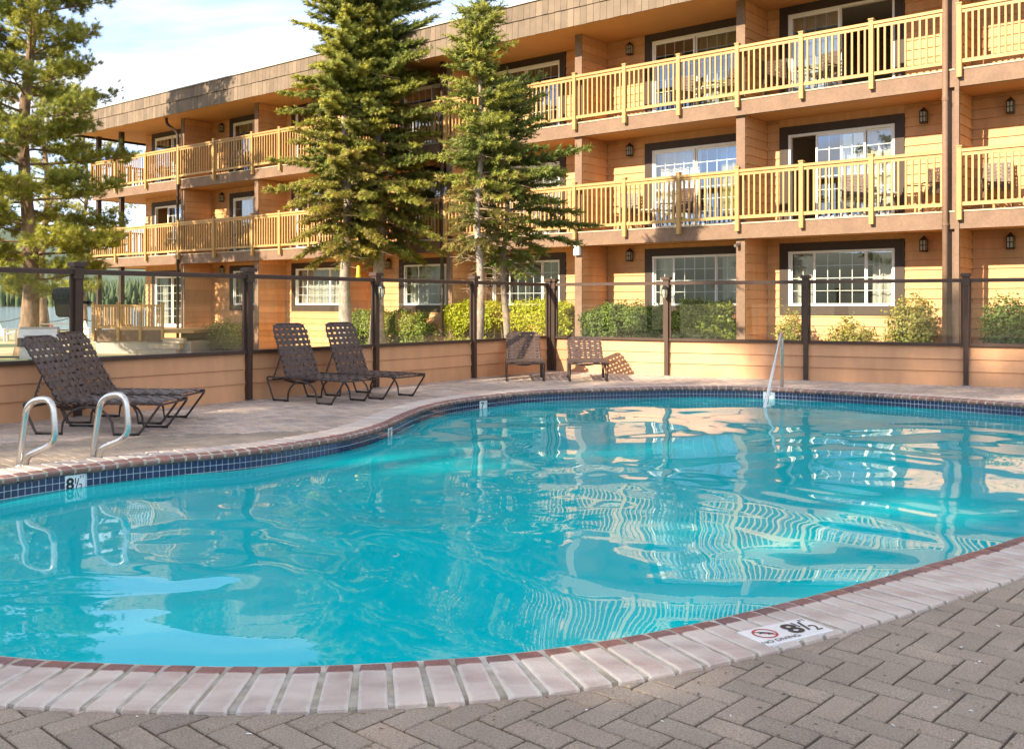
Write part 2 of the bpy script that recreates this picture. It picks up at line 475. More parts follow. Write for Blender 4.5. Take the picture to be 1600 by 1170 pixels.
def catmull(pts, n=12, closed=True):
    pts = [Vector(p) for p in pts]
    out = []
    m = len(pts)
    for i in range(m if closed else m - 1):
        p0 = pts[(i - 1) % m] if closed or i > 0 else pts[0]
        p1 = pts[i]; p2 = pts[(i + 1) % m]
        p3 = pts[(i + 2) % m] if closed or i + 2 < m else pts[-1]
        for k in range(n):
            t = k / n
            out.append(0.5 * ((2 * p1) + (p2 - p0) * t + (2 * p0 - 5 * p1 + 4 * p2 - p3) * t * t + (3 * p1 - p0 - 3 * p2 + p3) * t ** 3))
    if not closed:
        out.append(pts[-1])
    return out

def fillet(pts, r=0.05, n=5):
    """round the corners of a polyline"""
    pts = [Vector(p) for p in pts]
    out = [pts[0]]
    for i in range(1, len(pts) - 1):
        a, b, c = pts[i - 1], pts[i], pts[i + 1]
        ra = min(r, (a - b).length * 0.48, (c - b).length * 0.48)
        p = b + (a - b).normalized() * ra; q = b + (c - b).normalized() * ra
        for k in range(n + 1):
            t = k / n
            out.append(p * (1 - t) ** 2 + b * 2 * t * (1 - t) + q * t * t)
    out.append(pts[-1])
    return out

# =================================================================== THE SETTING
GROUND_Z = -0.40
WATER_Z = -0.15
# ---- pool outline (the nose of the coping), read off the photograph and closed outside the frame
near_px = [(0, 1029), (141, 1039), (282, 1043.7), (430, 1046), (600, 1039.5), (700, 1033), (800, 1024.8), (952, 1003.6), (1105, 974),
           (1250, 938.8), (1376, 906.3), (1460, 882), (1545, 858), (1600, 840)]
far_px = [(1600, 632.5), (1487, 624), (1375, 617), (1225, 608.5), (1112, 605.5), (1000, 606.8), (888, 610), (813, 614.5), (753, 621), (700, 628.5),
          (663, 638), (635, 649), (611, 660.5), (588, 669), (550, 679.5), (507, 687.5), (400, 703.5), (256, 717), (136, 730), (0, 749)]
outline = [gpt(*p) for p in near_px]
outline += [Vector(p) for p in ((3.7, 6.05, 0), (4.8, 6.75, 0), (5.9, 7.5, 0), (6.9, 8.5, 0), (7.45, 9.6, 0), (7.45, 10.8, 0), (7.1, 11.8, 0))]
outline += [gpt(*p) for p in far_px]
outline += [Vector(p) for p in ((-4.1, 6.55, 0), (-4.2, 5.8, 0), (-3.95, 4.95, 0), (-3.35, 4.2, 0), (-2.6, 3.8, 0))]
dense = catmull(outline, 14)
# light smoothing
dn = np.array([(p.x, p.y) for p in dense])
for _ in range(30):
    dn = 0.5 * dn + 0.25 * (np.roll(dn, 1, 0) + np.roll(dn, -1, 0))
seg = np.linalg.norm(np.roll(dn, -1, 0) - dn, axis=1)
cum = np.concatenate([[0], np.cumsum(seg)])
PERIM = cum[-1]
NB = int(round(PERIM / 0.1126))
PITCH = PERIM / NB

def ring(s):
    """outline point and outward normal at arc length s (anticlockwise outline)"""
    s = s % PERIM
    i = int(np.searchsorted(cum, s, side='right') - 1); i = min(i, len(dn) - 1)
    a = dn[i]; b = dn[(i + 1) % len(dn)]
    u = (s - cum[i]) / max(seg[i], 1e-9)
    p = a + (b - a) * u
    a2 = dn[(i - 4) % len(dn)]; b2 = dn[(i + 5) % len(dn)]
    d = (b2 - a2) / np.linalg.norm(b2 - a2)
    return Vector((p[0], p[1], 0)), Vector((d[1], -d[0], 0)), Vector((d[0], d[1], 0))

def in_view(p, margin=40):
    if p.y < 0.5: return False
    x = CX + F_PX * p.x / p.y; y = YH + F_PX * (CAM_H - p.z) / p.y
    return -margin < x < 1600 + margin and -margin < y < 1170 + margin

COP_W = 0.385
ring_pts = [ring(PERIM * i / 360) for i in range(360)]
ring_np = np.array([(p.x, p.y) for p, _, _ in ring_pts])

def pool_side(P):
    """signed distance (positive outside) of points P (n,2) to the pool outline"""
    P = np.asarray(P, float)
    d = np.full(len(P), 1e9); inside = np.zeros(len(P), bool)
    A = ring_np; B = np.roll(ring_np, -1, 0)
    for a, b in zip(A, B):
        ab = b - a; t = np.clip(((P - a) @ ab) / (ab @ ab), 0, 1)
        d = np.minimum(d, np.linalg.norm(P - (a + t[:, None] * ab), axis=1))
        c = ((a[1] > P[:, 1]) != (b[1] > P[:, 1]))
        xx = (b[0] - a[0]) * (P[:, 1] - a[1]) / (b[1] - a[1] + 1e-12) + a[0]
        inside ^= c & (P[:, 0] < xx)
    return np.where(inside, -d, d)

# ---- fence corner points (post bases) read off the photograph
FB = [Vector(p) for p in ((-7.90, 7.37, 0), (-6.44, 9.30, 0), (-4.98, 11.22, 0), (-3.53, 13.13, 0), (-2.09, 15.06, 0), (-0.66, 16.98, 0), (0.72, 18.93, 0),
                          (2.78, 17.60, 0), (4.96, 16.53, 0), (7.14, 15.40, 0), (9.32, 14.27, 0), (11.5, 13.14, 0))]
CORNER = 6
deck_poly = [FB[0] + Vector((-0.6, -0.6, 0))] + [p + Vector((-0.02, 0.12, 0)) for p in FB[1:-1]] + [FB[-1] + Vector((1.0, -0.4, 0)), Vector((13, -7, 0)), Vector((-9, -7, 0))]

def holed_sheet(name, outer, hole, z, material, **kw):
    loops = [[Vector((p.x, p.y, z)) for p in outer], [Vector((p.x, p.y, z)) for p in hole]]
    tris = tessellate_polygon(loops)
    vs = loops[0] + loops[1]
    mb = MB()
    fs = []
    for t in tris:
        a, b, c = (vs[i] for i in t)
        fs.append(tuple(t) if (b - a).cross(c - a).z > 0 else (t[0], t[2], t[1]))
    mb.add(vs, fs)
    return tag(mb.build(name, material), **kw)

hole = [p + nrm * 0.05 for p, nrm, _ in ring_pts[::2]]
deck = holed_sheet('pool_deck', deck_poly, hole, -0.012, 'sand', kind='structure')
far = [Vector((-3000, -3000, 0)), Vector((3000, -3000, 0)), Vector((3000, 62, 0)), Vector((-3000, 62, 0))]
ground = holed_sheet('ground', far, [p * 1.0 for p in deck_poly], GROUND_Z, 'lawn', kind='structure')
# shore slope belongs to the ground; lake beyond
mb = MB(); mb.add([(-3000, 62, GROUND_Z), (3000, 62, GROUND_Z), (3000, 70, -1.6), (-3000, 70, -1.6)], [(0, 1, 2, 3)])
tag(mb.build('shore', 'lawn'), kind='structure')
mb = MB(); mb.add([(-4000, 66, -1.05), (4000, 66, -1.05), (4000, 4200, -1.05), (-4000, 4200, -1.05)], [(0, 1, 2, 3)])
tag(mb.build('lake', 'lake'), kind='structure')

# ---- basin, waterline band
basin = MB()
N = 240
BOT = -1.15
tops = [ring(PERIM * i / N) for i in range(N)]
v = [tuple(p + n_ * 0.012 + Vector((0, 0, -0.03))) for p, n_, _ in tops] + [tuple(p + n_ * 0.012 + Vector((0, 0, -0.95))) for p, n_, _ in tops] + \
    [tuple(p - n_ * 0.35 + Vector((0, 0, BOT))) for p, n_, _ in tops]
fs = []
for r_ in range(2):
    for i in range(N):
        j = (i + 1) % N
        fs.append((r_ * N + i, r_ * N + j, (r_ + 1) * N + j, (r_ + 1) * N + i))
fs = [tuple(reversed(q)) for q in fs]
tri = tessellate_polygon([[Vector(v[2 * N + i]) for i in range(N)]])
for t in tri:
    a, b, c = (Vector(v[2 * N + i]) for i in t)
    t = tuple(2 * N + i for i in t)
    fs.append(t if (b - a).cross(c - a).z > 0 else (t[0], t[2], t[1]))
basin.add(v, fs)
basin_o = tag(basin.build('pool_basin', 'plaster'), kind='structure')
band = MB()
vs = [tuple(p + n_ * 0.008 + Vector((0, 0, -0.02))) for p, n_, _ in tops] + [tuple(p + n_ * 0.008 + Vector((0, 0, -0.235))) for p, n_, _ in tops]
band.add(vs, [((i + 1) % N, i, N + i, N + (i + 1) % N) for i in range(N)])
band.build('grout_band', 'grout', basin_o)

# waterline tiles: 300 largest in view each an object, the rest joined
TP = 0.0535
NT = int(round(PERIM / TP)); TP = PERIM / NT
tile_me = MB().bbox(-0.0238, 0.0238, -0.0238, 0.0238, -0.006, 0.0045, 0.0025).mesh('tile', 'tile')
rows_z = (-0.0685, -0.122, -0.1755)
marker_px = [(118, 2), (612, 1), (757, 1), (1202, 1)]
marks = []
def s_at_px(xp):
    best = None
    for k in range(4000):
        s = PERIM * k / 4000
        p, nrm, _ = ring(s)
        if p.y > 0.5 and nrm.y > -0.2 and p.y > 6.5 and abs(CX + F_PX * p.x / p.y - xp) < 2:
            best = s
    return best
MARK_S = [s_at_px(x) for x in (118, 612, 757, 1202)]
spots = []
for i in range(NT):
    s = (i + 0.5) * TP
    p, nrm, tg = ring(s)
    facing = nrm.dot(Vector((0, 0, 0)) - p) < 0          # the wall faces the camera
    if any(m_ is not None and abs(((s - m_ + PERIM / 2) % PERIM) - PERIM / 2) < 0.082 for m_ in MARK_S):
        continue
    for r_, z in enumerate(rows_z):
        size = (1 / p.y) if (facing and in_view(p)) else 0
        spots.append((size, p + nrm * 0.008 + Vector((0, 0, z)), nrm, tg))
spots.sort(key=lambda q: -q[0])
tv = np.array([c.co for c in tile_me.vertices]); 
tmb = MB(); cnt = 0
for k, (size, p, nrm, tg) in enumerate(spots):
    if size == 0 and k % 1: continue
    # local x along tangent, local z towards the pool (inward), local y up
    mtx = Matrix(((tg.x, 0, -nrm.x), (tg.y, 0, -nrm.y), (0, 1, 0)))
    if k < 300:
        o = link('tile', tile_me, basin_o)
        o.matrix_local = Matrix.Translation(p) @ mtx.to_4x4()
    else:
        b = 0.0238
        vs = [p + mtx @ Vector(c) for c in ((-b, -b, 0.0045), (b, -b, 0.0045), (b, b, 0.0045), (-b, b, 0.0045))]
        tmb.add(vs, [(0, 1, 2, 3)] if mtx.determinant() > 0 else [(3, 2, 1, 0)]); cnt += 1
me = tmb.mesh('tiles', 'tile_field'); attr_rnd(me, 4, cnt)
tag(link('tile_field', me, basin_o), kind='stuff')

# ---- coping: bullnose bricks on a mortar bed
cop = MB()
prof = [(-0.018, -0.030), (-0.016, 0.004), (0.02, 0.009), (COP_W - 0.012, 0.009), (COP_W - 0.008, -0.05)]
vs = []
for p, nrm, _ in tops:
    for (o_, z) in prof:
        vs.append(tuple(p + nrm * o_ + Vector((0, 0, z))))
K = len(prof)
cop.add(vs, [(i * K + k, i * K + k + 1, ((i + 1) % N) * K + k + 1, ((i + 1) % N) * K + k) for i in range(N) for k in range(K - 1)])
cop.f = [tuple(reversed(q)) for q in cop.f]
coping = tag(cop.build('pool_coping', 'mortar', smooth=False), kind='structure')

def coping_brick_material():
    """fired red brick; a chalky lime film lies on the walked-on top, worn off at the rounded nose"""
    m = mat('coping_brick', (0.260, 0.115, 0.088), 0.75, 0.22, 14, bump=0.5, bscale=90, objvar=0.18, col2=(0.215, 0.115, 0.10), fine=0.2)
    t = m.node_tree
    p = t.nodes['Principled BSDF']
    src = p.inputs['Base Color'].links[0].from_socket
    tc = [n for n in t.nodes if n.type == 'TEX_COORD'][0]
    sp = nd(t, 'ShaderNodeSeparateXYZ'); t.links.new(tc.outputs['Object'], sp.inputs[0])
    geo = [n for n in t.nodes if n.type == 'NEW_GEOMETRY'][0]
    nz = nd(t, 'ShaderNodeTexNoise'); nz.inputs['Scale'].default_value = 16; nz.inputs['Detail'].default_value = 6
    t.links.new(geo.outputs['Position'], nz.inputs['Vector'])
    ad = nd(t, 'ShaderNodeMath', operation='MULTIPLY_ADD'); ad.inputs[1].default_value = 0.024; ad.inputs[2].default_value = -0.012
    t.links.new(nz.outputs[0], ad.inputs[0])
    su = nd(t, 'ShaderNodeMath', operation='ADD'); t.links.new(sp.outputs[1], su.inputs[0]); t.links.new(ad.outputs[0], su.inputs[1])
    mr = nd(t, 'ShaderNodeMapRange'); mr.inputs['From Min'].default_value = 0.074; mr.inputs['From Max'].default_value = 0.084
    t.links.new(su.outputs[0], mr.inputs[0])
    n2 = nd(t, 'ShaderNodeTexNoise'); n2.inputs['Scale'].default_value = 3.2; n2.inputs['Detail'].default_value = 6
    mp2 = nd(t, 'ShaderNodeMapping'); mp2.inputs['Scale'].default_value = (1, 2.2, 1)
    t.links.new(geo.outputs['Position'], mp2.inputs[0]); t.links.new(mp2.outputs[0], n2.inputs['Vector'])
    r2 = nd(t, 'ShaderNodeMapRange'); r2.inputs['From Min'].default_value = 0.30; r2.inputs['From Max'].default_value = 0.62
    r2.inputs['To Min'].default_value = 0.50; r2.inputs['To Max'].default_value = 0.97
    t.links.new(n2.outputs[0], r2.inputs[0])
    mu = nd(t, 'ShaderNodeMath', operation='MULTIPLY'); t.links.new(mr.outputs[0], mu.inputs[0]); t.links.new(r2.outputs[0], mu.inputs[1])
    mx = nd(t, 'ShaderNodeMix', data_type='RGBA')
    mx.inputs['B'].default_value = (0.60, 0.505, 0.430, 1)
    t.links.new(mu.outputs[0], mx.inputs['Factor']); t.links.new(src, mx.inputs['A'])
    # lime crust along the joints
    ab = nd(t, 'ShaderNodeMath', operation='ABSOLUTE'); t.links.new(sp.outputs[0], ab.inputs[0])
    n4 = nd(t, 'ShaderNodeTexNoise'); n4.inputs['Scale'].default_value = 22; n4.inputs['Detail'].default_value = 5
    t.links.new(geo.outputs['Position'], n4.inputs['Vector'])
    m4 = nd(t, 'ShaderNodeMath', operation='MULTIPLY_ADD'); m4.inputs[1].default_value = 0.030
    t.links.new(n4.outputs[0], m4.inputs[0]); t.links.new(ab.outputs[0], m4.inputs[2])
    r4 = nd(t, 'ShaderNodeMapRange'); r4.inputs['From Min'].default_value = 0.050; r4.inputs['From Max'].default_value = 0.060; r4.inputs['To Max'].default_value = 0.45
    t.links.new(m4.outputs[0], r4.inputs[0])
    m5 = nd(t, 'ShaderNodeMath', operation='MULTIPLY'); t.links.new(r4.outputs[0], m5.inputs[0]); t.links.new(mr.outputs[0], m5.inputs[1])
    mx3 = nd(t, 'ShaderNodeMix', data_type='RGBA'); mx3.inputs['B'].default_value = (0.70, 0.66, 0.58, 1)
    t.links.new(m5.outputs[0], mx3.inputs['Factor']); t.links.new(mx.outputs['Result'], mx3.inputs['A'])
    t.links.new(mx3.outputs['Result'], p.inputs['Base Color'])
    return m
M['coping_brick'] = coping_brick_material()

def brick_mesh(hw_in, hw_out):
    """bullnose brick: x across, y from the nose (-0.022) outwards, z up"""
    pr = [(-0.006, -0.045), (-0.020, -0.030), (-0.024, -0.012), (-0.016, 0.002), (0.004, 0.011), (0.034, 0.0155), (0.062, 0.017), (COP_W - 0.008, 0.017), (COP_W, 0.009), (COP_W, -0.05)]
    b = MB(); vs = []
    for (y, z) in pr:
        w = hw_in + (hw_out - hw_in) * (y + 0.024) / (COP_W + 0.024)
        vs += [(-w, y, z), (-w + 0.006, y, z + (0.0 if z < 0 else 0.0)), (w - 0.006, y, z), (w, y, z)]
    # pull the outer columns down a touch: eased arrises
    vs = [(x, y, z - (0.005 if k % 4 in (0, 3) else 0)) for k, (x, y, z) in enumerate(vs)]
    fs = []
    for i in range(len(pr) - 1):
        for c in range(3):
            a = i * 4 + c
            fs.append((a, a + 1, a + 5, a + 4))
    n_ = len(pr)
    fs.append(tuple(i * 4 for i in range(n_)))
    fs.append(tuple(i * 4 + 3 for i in range(n_ - 1, -1, -1)))
    b.add(vs, fs)
    return b.mesh('brick', 'coping_brick', smooth=False)

brick_cache = {}
bl = []
for i in range(NB):
    s = (i + 0.5) * PITCH
    p, nrm, tg = ring(s)
    p1, n1, _ = ring(s + PITCH / 2); p0, n0, _ = ring(s - PITCH / 2)
    turn = (n1 - n0).length * (1 if n0.cross(n1).z > 0 else -1)          # widening of the wedge towards the outside
    bl.append((p, nrm, tg, turn, (1 / p.length) if in_view(p, 120) else 0))
order = sorted(range(NB), key=lambda i: -bl[i][4])
rank = {i: k for k, i in enumerate(order)}
fld = MB(); nf = 0; nvb = 36
for i, (p, nrm, tg, turn, size) in enumerate(bl):
    out_w = PITCH + turn * COP_W
    key = round(out_w / 0.006)
    if key not in brick_cache:
        jo = 0.0105
        brick_cache[key] = brick_mesh(PITCH / 2 - jo, max(key * 0.006 / 2 - jo - 0.001, 0.02))
    me = brick_cache[key]
    mtx = Matrix(((tg.x, nrm.x, 0), (tg.y, nrm.y, 0), (0, 0, 1)))
    rot = Matrix.Rotation(rng.uniform(-0.012, 0.012), 3, 'Z')
    m4 = Matrix.Translation(p + Vector((0, 0, rng.uniform(-0.0025, 0.002)))) @ (mtx @ rot).to_4x4()
    if rank[i] < 300:
        o = link('brick', me, coping); o.matrix_local = m4
    else:
        fld.add([m4 @ q.co for q in me.vertices], [tuple(pl.vertices) for pl in me.polygons]); nf += 1
if nf:
    me = fld.mesh('bricks', 'coping_brick'); tag(link('brick_field', me, coping), kind='stuff')

# ---- herringbone pavers, 45 degree lay read off the photograph
PW = 0.1055
ang = -0.7470
ux, uy = math.cos(ang), math.sin(ang)
O0 = Vector((0.0884 * CAM_H - 0.0, 2.3097 * CAM_H - 0.0, 0))
g = 0.0042
PA = []
cell = []
for i in range(-110, 150):
    for j in range(-110, 150):
        k = (i - j) % 4
        if k == 0: cell.append((i, j, 2, 1))          # 2u x 1v
        elif k == 3: cell.append((i, j, 1, 2))        # 1u x 2v
cell = np.array(cell, float)
cen = cell[:, :2] + cell[:, 2:] / 2
cx_ = O0.x + PW * (cen[:, 0] * ux - cen[:, 1] * uy); cy_ = O0.y + PW * (cen[:, 0] * uy + cen[:, 1] * ux)
def poly_inside(P, poly):
    ins = np.zeros(len(P), bool)
    for a, b in zip(poly, poly[1:] + poly[:1]):
        c = ((a.y > P[:, 1]) != (b.y > P[:, 1]))
        xx = (b.x - a.x) * (P[:, 1] - a.y) / (b.y - a.y + 1e-12) + a.x
        ins ^= c & (P[:, 0] < xx)
    return ins
Pc = np.stack([cx_, cy_], 1)
# keep what stands within the deck, off the pool and inside or near the field of view
keep = poly_inside(Pc, deck_poly) & (cy_ > 1.4) & (np.abs(cx_) < 0.60 * cy_ + 0.9)
cell = cell[keep]; Pc = Pc[keep]
corn = []
for du, dv in ((0, 0), (1, 0), (1, 1), (0, 1)):
    a = cell[:, 0] + du * cell[:, 2]; b = cell[:, 1] + dv * cell[:, 3]
    corn.append(np.stack([O0.x + PW * (a * ux - b * uy), O0.y + PW * (a * uy + b * ux)], 1))
dmin = np.min([pool_side(c) for c in corn], axis=0)
ok = dmin > 0.06
cell = cell[ok]; Pc = Pc[ok]
dist = np.hypot(Pc[:, 0], Pc[:, 1])
yy = YH + F_PX * CAM_H / Pc[:, 1]; xx = CX + F_PX * Pc[:, 0] / Pc[:, 1]
vis = (yy < 1215) & (xx > -60) & (xx < 1660) & (pool_side(Pc) > COP_W - 0.06)
order = np.argsort(np.where(vis, dist, 1e6))
pm = {}
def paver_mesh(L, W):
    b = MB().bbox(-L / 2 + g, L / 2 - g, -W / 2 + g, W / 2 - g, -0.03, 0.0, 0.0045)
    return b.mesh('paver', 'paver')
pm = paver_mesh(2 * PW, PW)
fieldV = []; nfld = 0
pf = MB()
for rnk, i in enumerate(order):
    c = cell[i]
    rz = ang + (0 if c[2] == 2 else math.pi / 2)
    loc = (Pc[i, 0], Pc[i, 1], rng.uniform(-0.0018, 0.0018))
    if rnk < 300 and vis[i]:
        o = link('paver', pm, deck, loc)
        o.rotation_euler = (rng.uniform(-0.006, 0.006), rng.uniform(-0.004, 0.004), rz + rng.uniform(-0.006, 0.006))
    else:
        m4 = Matrix.Translation(loc) @ Matrix.Rotation(rz, 4, 'Z')
        L, W, b = PW - g, PW / 2 - g, 0.004
        vs = [(-L, -W, -0.012), (L, -W, -0.012), (L, W, -0.012), (-L, W, -0.012), (-L + b, -W + b, 0), (L - b, -W + b, 0), (L - b, W - b, 0), (-L + b, W - b, 0)]
        pf.add([m4 @ Vector(q) for q in vs], [(4, 5, 6, 7), (0, 1, 5, 4), (1, 2, 6, 5), (2, 3, 7, 6), (3, 0, 4, 7)]); nfld += 1
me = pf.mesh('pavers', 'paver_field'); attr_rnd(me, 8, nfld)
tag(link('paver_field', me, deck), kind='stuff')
# bits of grit and needle litter lying on the paving
lit = MB(); nl_ = 0
for _ in range(420):
    Yq = rng.uniform(2.6, 6.0); Xq = rng.uniform(-0.56, 0.56) * Yq
    if pool_side([(Xq, Yq)])[0] < COP_W + 0.01: continue
    L_, W_q, a_ = rng.uniform(0.003, 0.012), rng.uniform(0.0015, 0.003), rng.uniform(0, 3.14)
    ca_, sa_ = math.cos(a_), math.sin(a_)
    lit.add([(Xq + ca_ * u * L_ - sa_ * w_ * W_q, Yq + sa_ * u * L_ + ca_ * w_ * W_q, 0.0025 + zq) for u, w_, zq in ((-1, -1, 0), (1, -1, 0), (1, 1, 0), (-1, 1, 0), (0, 0, 0.003))],
            [(0, 1, 4), (1, 2, 4), (2, 3, 4), (3, 0, 4)], 0 if rng.random() < 0.2 else 1)
tag(lit.build('litter', ['tile_white', 'bark_pine']), 'fine grit and pine litter strewn over the near paving', 'litter', kind='stuff')

# ---- water: a rippled surface over the basin
def water_material():
    m = bpy.data.materials.new('pool_water'); m.use_nodes = True
    t = m.node_tree; t.nodes.clear()
    out = nd(t, 'ShaderNodeOutputMaterial')
    tr = nd(t, 'ShaderNodeBsdfTransparent'); tr.inputs[0].default_value = (0.05, 0.99, 1.0, 1)
    df = nd(t, 'ShaderNodeBsdfDiffuse'); df.inputs[0].default_value = (0.0, 0.74, 0.80, 1)
    body = nd(t, 'ShaderNodeMixShader'); body.inputs[0].default_value = 0.58
    t.links.new(tr.outputs[0], body.inputs[1]); t.links.new(df.outputs[0], body.inputs[2])
    gl = nd(t, 'ShaderNodeBsdfGlossy'); gl.inputs['Roughness'].default_value = 0.0
    fr = nd(t, 'ShaderNodeFresnel'); fr.inputs[0].default_value = 1.58
    geo = nd(t, 'ShaderNodeNewGeometry')
    nz = nd(t, 'ShaderNodeTexNoise'); nz.inputs['Scale'].default_value = 5.5; nz.inputs['Detail'].default_value = 3; nz.inputs['Distortion'].default_value = 0.8
    t.links.new(geo.outputs['Position'], nz.inputs['Vector'])
    bp = nd(t, 'ShaderNodeBump'); bp.inputs['Strength'].default_value = 0.018; bp.inputs['Distance'].default_value = 0.01
    t.links.new(nz.outputs[0], bp.inputs['Height'])
    t.links.new(bp.outputs[0], gl.inputs['Normal']); t.links.new(bp.outputs[0], fr.inputs['Normal'])
    mx = nd(t, 'ShaderNodeMixShader')
    t.links.new(fr.outputs[0], mx.inputs[0]); t.links.new(body.outputs[0], mx.inputs[1]); t.links.new(gl.outputs[0], mx.inputs[2])
    t.links.new(mx.outputs[0], out.inputs['Surface'])
    return m
M['water'] = water_material()
STEP = 0.04
x0, x1 = dn[:, 0].min() - 0.2, dn[:, 0].max() + 0.2
y0, y1 = dn[:, 1].min() - 0.2, dn[:, 1].max() + 0.2
gx = np.arange(x0, x1, STEP); gy = np.arange(y0, y1, STEP)
GX, GY = np.meshgrid(gx, gy)
wr = np.random.default_rng(11)
WX = GX + 0.35 * np.sin(0.9 * GY + 0.4) + 0.22 * np.sin(1.7 * GX + 1.3 * GY); WY = GY + 0.32 * np.sin(0.8 * GX + 1.1) + 0.2 * np.sin(1.4 * GY - 1.1 * GX + 2)
amp = 0.5 + 0.5 * np.sin(0.9 * GX + 1.1 * np.sin(0.7 * GY) + 0.5) * np.sin(0.8 * GY + 0.9 * np.sin(0.6 * GX) + 0.8)
amp = 0.12 + 0.95 * np.clip(amp, 0, 1) ** 1.5
patch = np.clip(np.sin(1.3 * GX + 1.4 * np.sin(0.9 * GY) + 2.0) * np.sin(1.1 * GY + 1.2 * np.sin(0.8 * GX) + 0.3), 0, 1)
Hh = np.zeros_like(GX)
for _ in range(46):
    lam = 0.36 * (2.4 / 0.36) ** wr.random()
    th = wr.random() * 2 * math.pi
    kx, ky = 2 * math.pi / lam * math.cos(th), 2 * math.pi / lam * math.sin(th)
    slope = 0.0044 * (lam / 1.0) ** 0.35
    a = slope * lam / (2 * math.pi)
    Hh += a * np.sin(kx * WX + ky * WY + wr.random() * 6.28) * (amp if lam < 1.0 else 1.0)
for _ in range(26):
    lam = wr.uniform(0.15, 0.30); th = wr.random() * 2 * math.pi
    kx, ky = 2 * math.pi / lam * math.cos(th), 2 * math.pi / lam * math.sin(th)
    Hh += 0.0016 * lam / (2 * math.pi) * np.sin(kx * WX + ky * WY + wr.random() * 6.28) * patch
# a few spreading rings
for (rx, ry, s_) in ((3.1, 8.7, 1.0), (-0.6, 7.3, 0.8), (1.0, 6.0, 0.7), (4.2, 9.6, 0.9), (-1.9, 5.6, 0.7)):
    rr = np.hypot(GX - rx, GY - ry)
    Hh += 0.0016 * s_ * np.sin(2 * math.pi * rr / 0.42) * np.exp(-rr / 0.7)
ny, nx = GX.shape
V = np.stack([GX.ravel(), GY.ravel(), (WATER_Z + Hh).ravel()], 1)
idx = np.arange(nx * ny).reshape(ny, nx)
Q = np.stack([idx[:-1, :-1], idx[:-1, 1:], idx[1:, 1:], idx[1:, :-1]], -1).reshape(-1, 4)
cenq = V[Q].mean(1)[:, :2]
Q = Q[pool_side(cenq) < 0.06]
used = np.unique(Q); remap = np.full(len(V), -1); remap[used] = np.arange(len(used))
me = np_mesh('pool_water', V[used], remap[Q], 'water', smooth=True)
tag(link('pool_water', me), kind='structure')

# ---- hills and far wood
def ridge(name, pts_y, R0, h0, hv, seed, material, kind):
    r_ = np.random.default_rng(seed)
    n_ = 220
    th = np.linspace(0, 2 * math.pi, n_, endpoint=False)
    hh = np.zeros(n_)
    for k in range(1, 12):
        hh += r_.normal() / k ** 0.8 * np.sin(k * 2 * th + r_.random() * 6.28)
    hh = h0 + hv * (hh - hh.min()) / (hh.max() - hh.min())
    V = []
    for i in range(n_):
        c, s = math.cos(th[i]), math.sin(th[i])
        V += [(R0 * c, R0 * s, -2), ((R0 + 200) * c, (R0 + 200) * s, hh[i] * 0.55), ((R0 + 600) * c, (R0 + 600) * s, hh[i])]
    V = np.array(V); Fq = []
    for i in range(n_):
        j = (i + 1) % n_
        for k in range(2):
            Fq.append((i * 3 + k, i * 3 + k + 1, j * 3 + k + 1, j * 3 + k))
    return tag(link(name, np_mesh(name, V, Fq, material)), kind=kind)
ridge('hills', None, 1900, 60, 150, 5, 'hill', 'structure')
# the wood on the far shore reads as one mass
r_ = np.random.default_rng(3)
Vs = []; Fs = []; rn = []; b = 0
for k in range(7000):
    az = r_.uniform(-0.75, -0.12); D = r_.uniform(700, 1050)
    X, Y = D * math.tan(az), D
    h = r_.uniform(8, 20) * r_.uniform(0.7, 1.1) + (D - 700) * 0.02; w = h * r_.uniform(0.10, 0.17)
    m_ = 5
    zz = [(-1.0, w * 0.9), (h * 0.35, w), (h * 0.7, w * 0.5)]
    for (z, rad) in zz:
        for q in range(m_):
            a = 2 * math.pi * q / m_ + z
            jt = r_.uniform(0.75, 1.2)
            Vs.append((X + rad * jt * math.cos(a), Y + rad * jt * math.sin(a), z))
    Vs.append((X, Y, h))
    for lv in range(2):
        for q in range(m_):
            q2 = (q + 1) % m_
            Fs += [(b + lv * m_ + q, b + lv * m_ + q2, b + (lv + 1) * m_ + q2), (b + lv * m_ + q, b + (lv + 1) * m_ + q2, b + (lv + 1) * m_ + q)]
    for q in range(m_):
        Fs.append((b + 2 * m_ + q, b + 2 * m_ + (q + 1) % m_, b + 3 * m_))
    rn += [r_.random()] * (3 * m_ + 1); b += 3 * m_ + 1
tag(link('far_wood', np_mesh('far_wood', Vs, Fs, 'forest', rn)), 'dense conifer wood along the far lake shore', 'wood', kind='stuff')
mb = MB(); mb.add([(-1300, 690, -1.2), (120, 690, -1.2), (120, 1080, 6), (-1300, 1080, 6)], [(0, 1, 2, 3)])
tag(mb.build('far_shore', 'hill'), kind='structure')

# =================================================================== THE BUILDING
# local axes of the building: x along the facade to the right, y into the building, z up
BX = Vector((5.03, 21.75, 0)); BROT = math.atan2(-0.63198, 0.77498)
hotel = empty('hotel_building', BX, BROT, 'three storey tan timber hotel with yellow balcony railings and shingled fascia', 'building')
BMAT = Matrix.Translation(BX) @ Matrix.Rotation(BROT, 4, 'Z')
def bw(s, y, z):
    return BMAT @ Vector((s, y, z))
COLS = [8.86, 4.46, 0.06, -4.34, -8.74, -13.14, -17.54, -21.94, -26.34]
DEPTH = 1.15
FLOORS = {1: 0.36, 2: 3.08, 3: 5.80}
CEIL = {1: 2.76, 2: 5.47, 3: 8.02}
